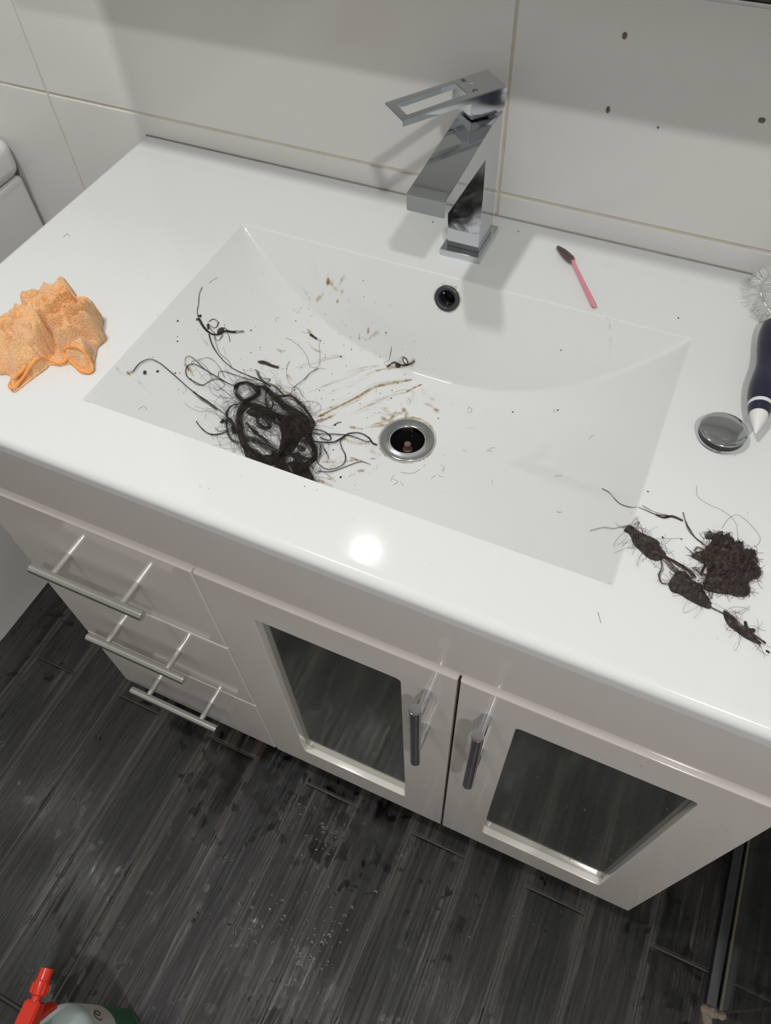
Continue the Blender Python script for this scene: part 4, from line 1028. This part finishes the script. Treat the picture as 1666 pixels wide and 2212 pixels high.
lump('matted_core', cH([(270, 780), (300, 760), (320, 830), (380, 850), (480, 840), (570, 830), (580, 900), (520, 930), (420, 890), (300, 860)]), .005, 'sludge', hc, HO, rough=.0018, seed=4)
lump('matted_core', cH([(610, 540), (700, 500), (800, 520), (840, 600), (840, 660), (780, 680), (700, 650), (640, 640)]), .006, 'sludge', hc, HO, rough=.0016, seed=5)
lump('matted_core', cH([(290, 450), (360, 410), (450, 440), (560, 500), (540, 530), (440, 490), (400, 540), (380, 500), (330, 480)]), .005, 'sludge', hc, HO, rough=.0014, seed=6)

# small tuft up the basin's side
p0 = on_top(465, 712); tu = thing('hair_tuft', 'small thin tuft of dark hair with mud beads on the basin side slope', 'hair', tuple(p0))
st = Strands(); PO = np.array(p0)
bundle(st, trace(cL([(985, 560), (1030, 640), (1090, 710), (1150, 745), (1220, 740), (1280, 708), (1350, 718), (1400, 716)]), .0008), 34, .0011, .00018, .0002)
bundle(st, trace(cL([(1025, 210), (992, 290), (985, 400), (970, 480), (985, 560), (1030, 640)]), .0006), 5, .0003, .00016, .0001, 1.0)
for g in ([(1320, 710), (1400, 725), (1500, 715)], [(1320, 710), (1430, 705), (1500, 705)], [(1310, 720), (1330, 770), (1340, 825)], [(1100, 600), (1150, 570), (1200, 600), (1190, 655), (1150, 670), (1115, 640)], [(1160, 750), (1180, 800), (1210, 810), (1260, 750)], [(1090, 640), (1130, 690), (1170, 740)], [(1275, 660), (1300, 690), (1340, 700)], [(1215, 600), (1195, 650)]):
    bundle(st, trace(cL(g), .0006), 3, .0004, .00016, .0002)
o = tag(st.build('strands', 'hair', tu), kind='stuff'); o.location = -p0 if False else -Vector(tu.location)
for i, ol in enumerate(([(1190, 720), (1200, 680), (1240, 658), (1275, 670), (1270, 700), (1250, 740), (1210, 745)], [(1070, 625), (1090, 612), (1110, 640), (1105, 680), (1090, 690)], [(990, 515), (1003, 505), (1018, 530), (1010, 552), (996, 550)])):
    lump('mud_bead', cL(ol), .0016, 'sludge', tu, PO, .0007, .0006, .002, 11 + i, h_out=.0005)

# mud blob and second tuft by the crease
p0 = on_top(577, 790); mb = thing('mud_blob', 'flat dark brown mud blob smeared right beside the big hair tangle', 'dirt', tuple(p0))
lump('mud', cS([(-20, 590), (20, 578), (60, 585), (100, 605), (170, 635), (172, 650), (120, 640), (60, 618), (10, 605)]), .0012, 'sludge', mb, np.array(p0), .0007, .0006, .002, 21, h_out=.0004)
p0 = on_top(862, 787); mb = thing('mud_blob', 'dark hairy crumb of mud stuck on the basin crease below the overflow', 'dirt', tuple(p0))
lump('mud', cS([(1225, 600), (1240, 585), (1262, 600), (1275, 625), (1250, 645), (1228, 632)]), .0018, 'sludge', mb, np.array(p0), .0006, .0009, .002, 23, h_out=.0004)
p0 = on_top(673, 724); mb = thing('mud_blob', 'brown mud crumb on the sloping left side of the basin', 'dirt', tuple(p0))
lump('mud', cS([(452, 340), (470, 335), (500, 360), (525, 378), (515, 390), (480, 368), (458, 355)]), .0010, 'sludge', mb, np.array(p0), .0006, .0005, .002, 24, h_out=.0004)

# sludge lump and the hair strip on the worktop
cR = crop(1480, 1060, 0.113); cQ = crop(1240, 1030, 0.2557)
p0 = on_top(1580, 1225); sl = thing('hair_sludge_lump', 'thick black lump of matted hair and sludge on the worktop beside the basin', 'hair', tuple(p0)); PO = np.array(p0)
_, top_pts = lump('matted_lump', cR([(415, 820), (480, 755), (560, 795), (700, 795), (860, 885), (1000, 955), (1100, 1005), (1110, 1085), (1200, 1135), (1320, 1105), (1395, 1165), (1360, 1265), (1440, 1305), (1400, 1385), (1470, 1485), (1450, 1625), (1330, 1655), (1240, 1745), (1270, 1905), (1200, 1975), (1050, 1985), (900, 1945), (700, 1925), (560, 1895), (400, 1835), (380, 1725), (440, 1565), (440, 1405), (290, 1295), (150, 1215), (270, 1155), (390, 1105), (420, 1045), (520, 960), (540, 880), (450, 880)]), .0115, 'sludge', sl, PO, .0009, .0062, .0045, 31, h_out=.004)
st = Strands()
for _ in range(520):
    p = top_pts[random.randrange(len(top_pts))]; n_ = 12; an = random.uniform(0, 6.28); ka = random.gauss(0, 1.0); l = random.uniform(.004, .014); Pq = []
    x, y, z = p
    for i in range(n_):
        kk = np.argmin((top_pts[:, 0] - x) ** 2 + (top_pts[:, 1] - y) ** 2) if i % 3 == 0 else kk
        Pq.append((x, y, max(top_pts[kk, 2] + .0002, z - .01) if abs(top_pts[kk, 0] - x) < .002 and abs(top_pts[kk, 1] - y) < .002 else max(T + .0003, Pq[-1][2] - .001))); an += ka * .35; x += math.cos(an) * l / n_; y += math.sin(an) * l / n_
    st.add(np.array(Pq) - PO, .00013, 3)
for pts, nst, R in [
    (cQ([(240, 100), (300, 135), (380, 220), (470, 255), (580, 270), (690, 318), (800, 332), (920, 370)]), 3, .0004),
    (cQ([(580, 245), (690, 300), (800, 325)]), 2, .0004), (cQ([(690, 320), (760, 345), (830, 335), (920, 372)]), 26, .0008),
    (cQ([(920, 300), (945, 390), (985, 450), (1030, 520), (1110, 580)]), 6, .0008), (cQ([(945, 375), (965, 440), (1010, 500), (1100, 575)]), 4, .0006),
    (cQ([(1040, 75), (1045, 160), (1130, 225), (1240, 275), (1330, 340), (1375, 410), (1385, 520)]), 1, .0001),
    (cQ([(1250, 440), (1300, 360), (1370, 318), (1430, 345), (1520, 430), (1575, 510), (1560, 570), (1500, 595), (1420, 545)]), 1, .0001),
    (cQ([(940, 590), (1000, 640), (1060, 660)]), 3, .0006), (cQ([(945, 662), (1040, 680), (1100, 690)]), 3, .0006), (cQ([(1010, 630), (1040, 600), (1100, 620)]), 8, .0014),
    (cQ([(1120, 730), (1090, 790), (1075, 835)]), 16, .0012), (cQ([(1030, 640), (1080, 700), (1130, 720)]), 20, .002),
    (cQ([(1470, 960), (1485, 1000), (1480, 1020)]), 2, .0003)]:
    bundle(st, trace(pts, .0005), nst, R, .00013, .0002, 1.0 if nst < 5 else .7)
    m_ = nst
V_ = []
o = None
# strands above were collected in two frames: bring the traced ones to the lump's own frame
cnt = 0
for i, v in enumerate(st.V):
    if v[:, 2].mean() > T - .05: st.V[i] = v - PO
o = tag(st.build('stray_hairs', 'hair_brown', sl), kind='stuff')

p0 = on_top(1440, 1240); hs = thing('hair_strip', 'long thin strip of brown matted hair wads joined by strands on the worktop', 'hair', tuple(p0)); PO = np.array(p0)
w1 = [(420, 450), (470, 400), (520, 430), (600, 475), (700, 525), (740, 590), (785, 650), (720, 700), (640, 680), (570, 620), (510, 560), (480, 490)]
w2 = [(800, 900), (830, 850), (870, 805), (940, 795), (1000, 860), (1080, 905), (1100, 965), (1155, 1035), (1160, 1105), (1080, 1085), (980, 1035), (900, 985), (830, 960)]
w3 = [(1265, 1120), (1310, 1140), (1380, 1200), (1400, 1260), (1500, 1310), (1560, 1370), (1600, 1405), (1540, 1395), (1440, 1345), (1370, 1290), (1320, 1255), (1280, 1190)]
allp = []
for i, (ol, hh) in enumerate(((w1, .0045), (w2, .006), (w3, .0028))):
    _, tp = lump('matted_wad', cQ(ol), hh, 'sludge', hs, PO, .0008, .0024, .003, 41 + i, h_out=.002); allp.append(tp)
lump('matted_wad', cQ([(1440, 1210), (1460, 1220), (1480, 1270), (1530, 1280), (1530, 1310), (1480, 1300), (1445, 1260)]), .0022, 'sludge', hs, PO, .0007, .0012, .002, 47, h_out=.001)
st = Strands()
for tp, n_ in zip(allp, (70, 90, 34)):
    for _ in range(n_):
        p = tp[random.randrange(len(tp))].copy(); flyaway(st, p, random.uniform(.006, .020), .00012, .005, 60)
for pts, nst, R in [(cQ([(640, 640), (780, 690), (900, 755), (980, 810), (1010, 860)]), 26, .0016), (cQ([(740, 700), (750, 770), (720, 840), (740, 900), (800, 910)]), 10, .0012),
    (cQ([(760, 700), (850, 790), (900, 830)]), 18, .0022), (cQ([(1100, 1060), (1170, 1112), (1230, 1140), (1275, 1165)]), 6, .0004), (cQ([(135, 458), (250, 430), (330, 440), (420, 420), (470, 405)]), 2, .0004),
    (cQ([(400, 585), (480, 545), (520, 540)]), 1, .0002), (cQ([(720, 530), (800, 518), (925, 530)]), 1, .0002), (cQ([(510, 400), (545, 385), (540, 420)]), 2, .0004), (cQ([(575, 715), (615, 675)]), 1, .0002),
    (cQ([(650, 690), (680, 750), (740, 775)]), 1, .0003), (cQ([(1270, 1130), (1400, 1260), (1560, 1375), (1615, 1415)]), 16, .0016), (cQ([(1540, 1380), (1570, 1440)]), 2, .0005), (cQ([(1000, 790), (1060, 800), (1110, 850)]), 8, .002), (cQ([(1080, 900), (1150, 960), (1160, 1040)]), 10, .0014)]:
    bundle(st, trace(pts, .0006), nst, R, .00013, .0006, 1.0 if nst < 5 else .6)
for i, v in enumerate(st.V): st.V[i] = v - PO
tag(st.build('strands', 'hair_brown', hs), kind='stuff')
p0 = on_top(1656, 1406); fr_ = thing('mud_crumb', 'tiny black crumb past the end of the hair strip', 'dirt', tuple(p0))
lump('crumb', cQ([(1618, 1460), (1640, 1468), (1662, 1488), (1650, 1492), (1626, 1478)]), .0008, 'sludge', fr_, np.array(p0), .0005, .0004, .001, 55, h_out=.0003)

# loose short hairs on the white surfaces
st = Strands()
for pts in ([(318, 885), (310, 878), (300, 884)], [(865, 1020), (890, 1023), (908, 1014)], [(915, 1009), (919, 1004)], [(932, 1034), (936, 1030), (941, 1028)], [(845, 1040), (846, 1034), (852, 1026)], [(850, 1048), (860, 1040), (848, 1035)], [(1197, 884), (1197, 890), (1199, 891)], [(1010, 884), (1014, 880), (1020, 886), (1015, 892), (1010, 888)], [(1203, 1105), (1208, 1107), (1214, 1106)], [(1292, 1323), (1296, 1338), (1299, 1346)], [(452, 612), (462, 604), (470, 600)], [(137, 513), (145, 506), (152, 510)]):
    st.add(surf(catmull(trace(pts), 14), .00018) - TOPO, .00016, 3)
for _ in range(40):
    px, py = random.uniform(350, 1300), random.uniform(620, 1050); p = on_top(px, py)
    flyaway(st, p, random.uniform(.003, .009), .00012, .0004, 160, lambda P: P[:, 1].max() < -.17 and P[:, 1].min() > -.395 and P[:, 2].max() < T - .04)
for i, v in enumerate(st.V):
    if v[:, 2].mean() > .3: st.V[i] = v - TOPO
o = st.build('short_hairs', 'hair', top); tag(o, kind='stuff')

# ------------------------------------------------------------------ brown drops on the wall
def wall_pt(px, py):
    d = ray_dir(px, py); t = (0.0 - CC[1]) / d[1]; return CC + t * d
for px, py, rx, rz, lab in ((1350, 77, .0021, .0029, 'oval brown drop dried on the wall tile, the one highest above the worktop'), (1314, 237, .0019, .0029, 'oval brown drop dried on the wall tile near the tap'), (1646, 260, .0031, .0023, 'wide brown drop dried on the wall tile, farthest from the tap'), (1422, 275, .0009, .0011, 'tiny brown speck dried on the wall tile above the pink wand')):
    p = wall_pt(px, py); bm = bmesh.new(); bmesh.ops.create_uvsphere(bm, u_segments=20, v_segments=12, radius=1.0)
    for v in bm.verts:
        k = 1 + .12 * mnoise.noise(v.co * 1.5 + Vector((px, 0, 0))); v.co = Vector((v.co.x * rx * k, v.co.y * .0005, v.co.z * rz * k))
    o = from_bm('dried_drop', bm, MAT.setdefault('drop', simple('dried_brown_drop', (0.135, 0.10, 0.07), 0.35, var=0.4, scale=400)), None, 180); o.location = (p[0], -.0004, p[2])
    tag(o, lab, 'dirt', 'brown drops on the wall tile')

# ------------------------------------------------------------------ mirror cabinet above the vanity
mc = thing('mirror_cabinet', 'shallow mirror-fronted cabinet with dark frame on the wall above the vanity', 'mirror', (.45, -.001, T + .278))
box('cabinet_body', -.45, .45, -.126, 0, 0, .72, 'white_plastic', mc, .001)
box('frame', -.452, .452, -.1315, -.1262, 0.0022, .722, 'black', mc, .0008)
box('frame_edge', -.452, .452, -.1335, -.1262, -.0012, .0020, 'steel', mc, .0004)
box('mirror_panel', -.444, .444, -.1330, -.1317, .014, .710, 'mirror_clear', mc, .0003)

# ------------------------------------------------------------------ toilet
wc = thing('toilet', 'white close-coupled toilet with a flat side beside the vanity', 'toilet', (-.45, -.3, 0))
box('cistern', -.198, .198, .128, .296, .36, T - .1030, 'ceramic', wc, .010, 4)
bm = bmesh.new(); bx(bm, -.203, .203, .118, .298, T - .1026, T - .046, .018, 5); from_bm('cistern_lid', bm, 'ceramic', wc, 50)
bm = bmesh.new(); bx(bm, -.022, .022, .19, .23, T - .0458, T - .041, .003, 2); from_bm('flush_button', bm, 'chrome', wc)
def dshape(hw, y_back, y_front, n=20):
    pts = [(hw, y_back), (hw, y_front + hw)] + [(hw * math.cos(a), y_front + hw + hw * 1.0 * math.sin(a)) for a in np.linspace(0, -math.pi, n)[1:-1]] + [(-hw, y_front + hw), (-hw, y_back)]
    return pts
bm = bmesh.new()
rows_ = [(0.0005, .125, -.28), (.15, .125, -.29), (.29, .127, -.31), (.35, .150, -.335), (.385, .176, -.350), (.40, .180, -.352)]
rgs = [[bm.verts.new((x, y, z)) for x, y in dshape(hw, .296, yf)] for z, hw, yf in rows_]
for A, B in zip(rgs, rgs[1:]):
    for i in range(len(A)): bm.faces.new((A[i], A[(i + 1) % len(A)], B[(i + 1) % len(A)], B[i]))
bm.faces.new(list(reversed(rgs[0]))); bm.faces.new(rgs[-1]); from_bm('pan', bm, 'ceramic', wc, 50)
bm = bmesh.new(); prism(bm, dshape(.182, .110, -.356), .4008, .418); from_bm('seat', bm, 'white_plastic', wc, 40)
bm = bmesh.new(); prism(bm, dshape(.183, .112, -.358), .4185, .440); bmesh.ops.bevel(bm, geom=[e for e in bm.edges if e.calc_face_angle(0) > .8], offset=.006, segments=3, affect='EDGES'); from_bm('seat_lid', bm, 'white_plastic', wc, 40)

# ------------------------------------------------------------------ shower screen
ss = thing('shower_screen', 'frameless glass shower screen standing in a dark metal floor channel', 'shower screen', (1.058, 0, 0))
box('floor_channel', -.0130, .0010, -.506, -.009, .0005, .016, simple('dark_anodised_metal', (.075, .078, .08), .42, metal=.6, var=.15, scale=60), ss, .0008)
box('channel_lip', .0120, .0160, -.506, -.009, .0005, .014, simple('aged_brass_trim', (.22, .18, .12), .4, metal=1.0, var=.2, scale=80), ss, .0006)
box('glass_panel', .0024, .0104, -.510, -.009, .0008, 2.0, 'glass', ss, .0008)
bm = bmesh.new()
for k in range(9):
    x, y, r = random.uniform(-.012, .016), random.uniform(-.524, -.508), random.uniform(.005, .009)
    lathe(bm, [(0, .006 * random.uniform(.4, 1)), (r * .6, .005 * random.uniform(.5, 1)), (r, .002), (r * 1.1, .0004)], origin=(x, y, 0), seg=10, cap=False)
from_bm('crusted_sealant', bm, simple('crusted_sealant', (.20, .165, .125), .8, var=.6, scale=150, bmp=.8, bscale=300), ss, 180)

# ------------------------------------------------------------------ spray bottle
SB = (0.272, -0.905, 0.0); KB = 1.35; HZ = .239 * (KB - 1)
sb = thing('spray_bottle', 'pale plastic spray bottle with red trigger head and green label on the floor', 'spray bottle', SB)
bm = bmesh.new(); lathe(bm, [(0, .0008), (.036, .0008), (.040, .005), (.0405, .020), (.0405, .150 * KB), (.038, .162 * KB), (.031, .175 * KB), (.021, .189 * KB), (.0150, .200 * KB), (.0140, .215 + HZ), (0, .2152 + HZ)], seg=48, cap=False)
bt = from_bm('bottle', bm, 'pale_blue', sb, 40)
bm = bmesh.new(); lathe(bm, [(.0409, .085 * KB), (.0410, .0855 * KB), (.0410, .1485 * KB), (.0409, .149 * KB)], seg=48, cap=False); lb = from_bm('label', bm, 'label_white', bt, 40)
bm = bmesh.new(); lathe(bm, [(.0409, .012), (.0411, .0125), (.0411, .0845 * KB), (.0409, .085 * KB)], seg=48, cap=False); from_bm('green_label', bm, 'green', bt, 40)
st = Strands(); a0 = math.radians(78)
sq = [(0, 0), (.12, .006), (.20, -.002), (.10, -.008), (.02, -.002), (.18, .012), (.30, .008), (.36, .0), (.30, -.006)]
st.add(catmull(np.array([(.0414 * math.cos(a0 - u), .0414 * math.sin(a0 - u), (.128 + v) * KB) for u, v in sq]), 60), .0005, 5); st.build('handwritten_mark', 'ink', lb)
yaw = math.radians(104)
def hdm(name, bm, mat, par):
    for v in bm.verts: v.co.z += HZ
    bmesh.ops.rotate(bm, verts=bm.verts, cent=(0, 0, 0), matrix=Matrix.Rotation(yaw, 3, 'Z')); return from_bm(name, bm, mat, par, 40)
bm = bmesh.new(); lathe(bm, [(.0165, .200), (.0172, .202), (.0172, .218), (.0150, .222), (0, .2222)], seg=28, cap=False); hdm('collar', bm, 'white_plastic', sb)
bm = bmesh.new(); A = []
sh_ = [(-.030, .232), (-.026, .222), (.006, .221), (.040, .230), (.040, .246), (.012, .252), (-.020, .248), (-.032, .242)]
pv = [[bm.verts.new((u, s * .0095, z)) for u, z in sh_] for s in (-1, 1)]
for i in range(len(sh_)): bm.faces.new((pv[0][i], pv[0][(i + 1) % 8], pv[1][(i + 1) % 8], pv[1][i]))
bm.faces.new(pv[0]); bm.faces.new(list(reversed(pv[1]))); bmesh.ops.bevel(bm, geom=list(bm.edges), offset=.002, segments=2, affect='EDGES')
head = hdm('trigger_head', bm, 'red', sb)
bm = bmesh.new(); rod(bm, (.038, 0, .239), (.046, 0, .239), .0055, 16)
lathe(bm, [(.0068, .044), (.0088, .046), (.0092, .057), (.0082, .060), (.0078, .061), (.0076, .072), (0, .0722)], origin=(0, 0, .239), axis=(1, 0, 0), seg=24, cap=False)
for k in range(12):
    a = k * math.pi / 6; bx(bm, .0465, .0565, .0090 * math.cos(a) - .0009, .0090 * math.cos(a) + .0009, .239 + .0090 * math.sin(a) - .0009, .239 + .0090 * math.sin(a) + .0009)
hdm('nozzle', bm, 'red', head)
bm = bmesh.new(); tr = [(.016, .226), (.026, .226), (.036, .205), (.040, .186), (.034, .182), (.027, .204)]
pv = [[bm.verts.new((u, s * .0062, z)) for u, z in tr] for s in (-1, 1)]
for i in range(6): bm.faces.new((pv[0][i], pv[0][(i + 1) % 6], pv[1][(i + 1) % 6], pv[1][i]))
bm.faces.new(pv[0]); bm.faces.new(list(reversed(pv[1]))); bmesh.ops.bevel(bm, geom=list(bm.edges), offset=.0012, segments=2, affect='EDGES'); hdm('trigger', bm, 'red', head)
bm = bmesh.new(); bx(bm, -.022, -.004, -.0102, .0102, .226, .2505, .0012); bx(bm, .000, .010, -.0125, .0125, .232, .238, .001); hdm('insert', bm, 'white_plastic', head)
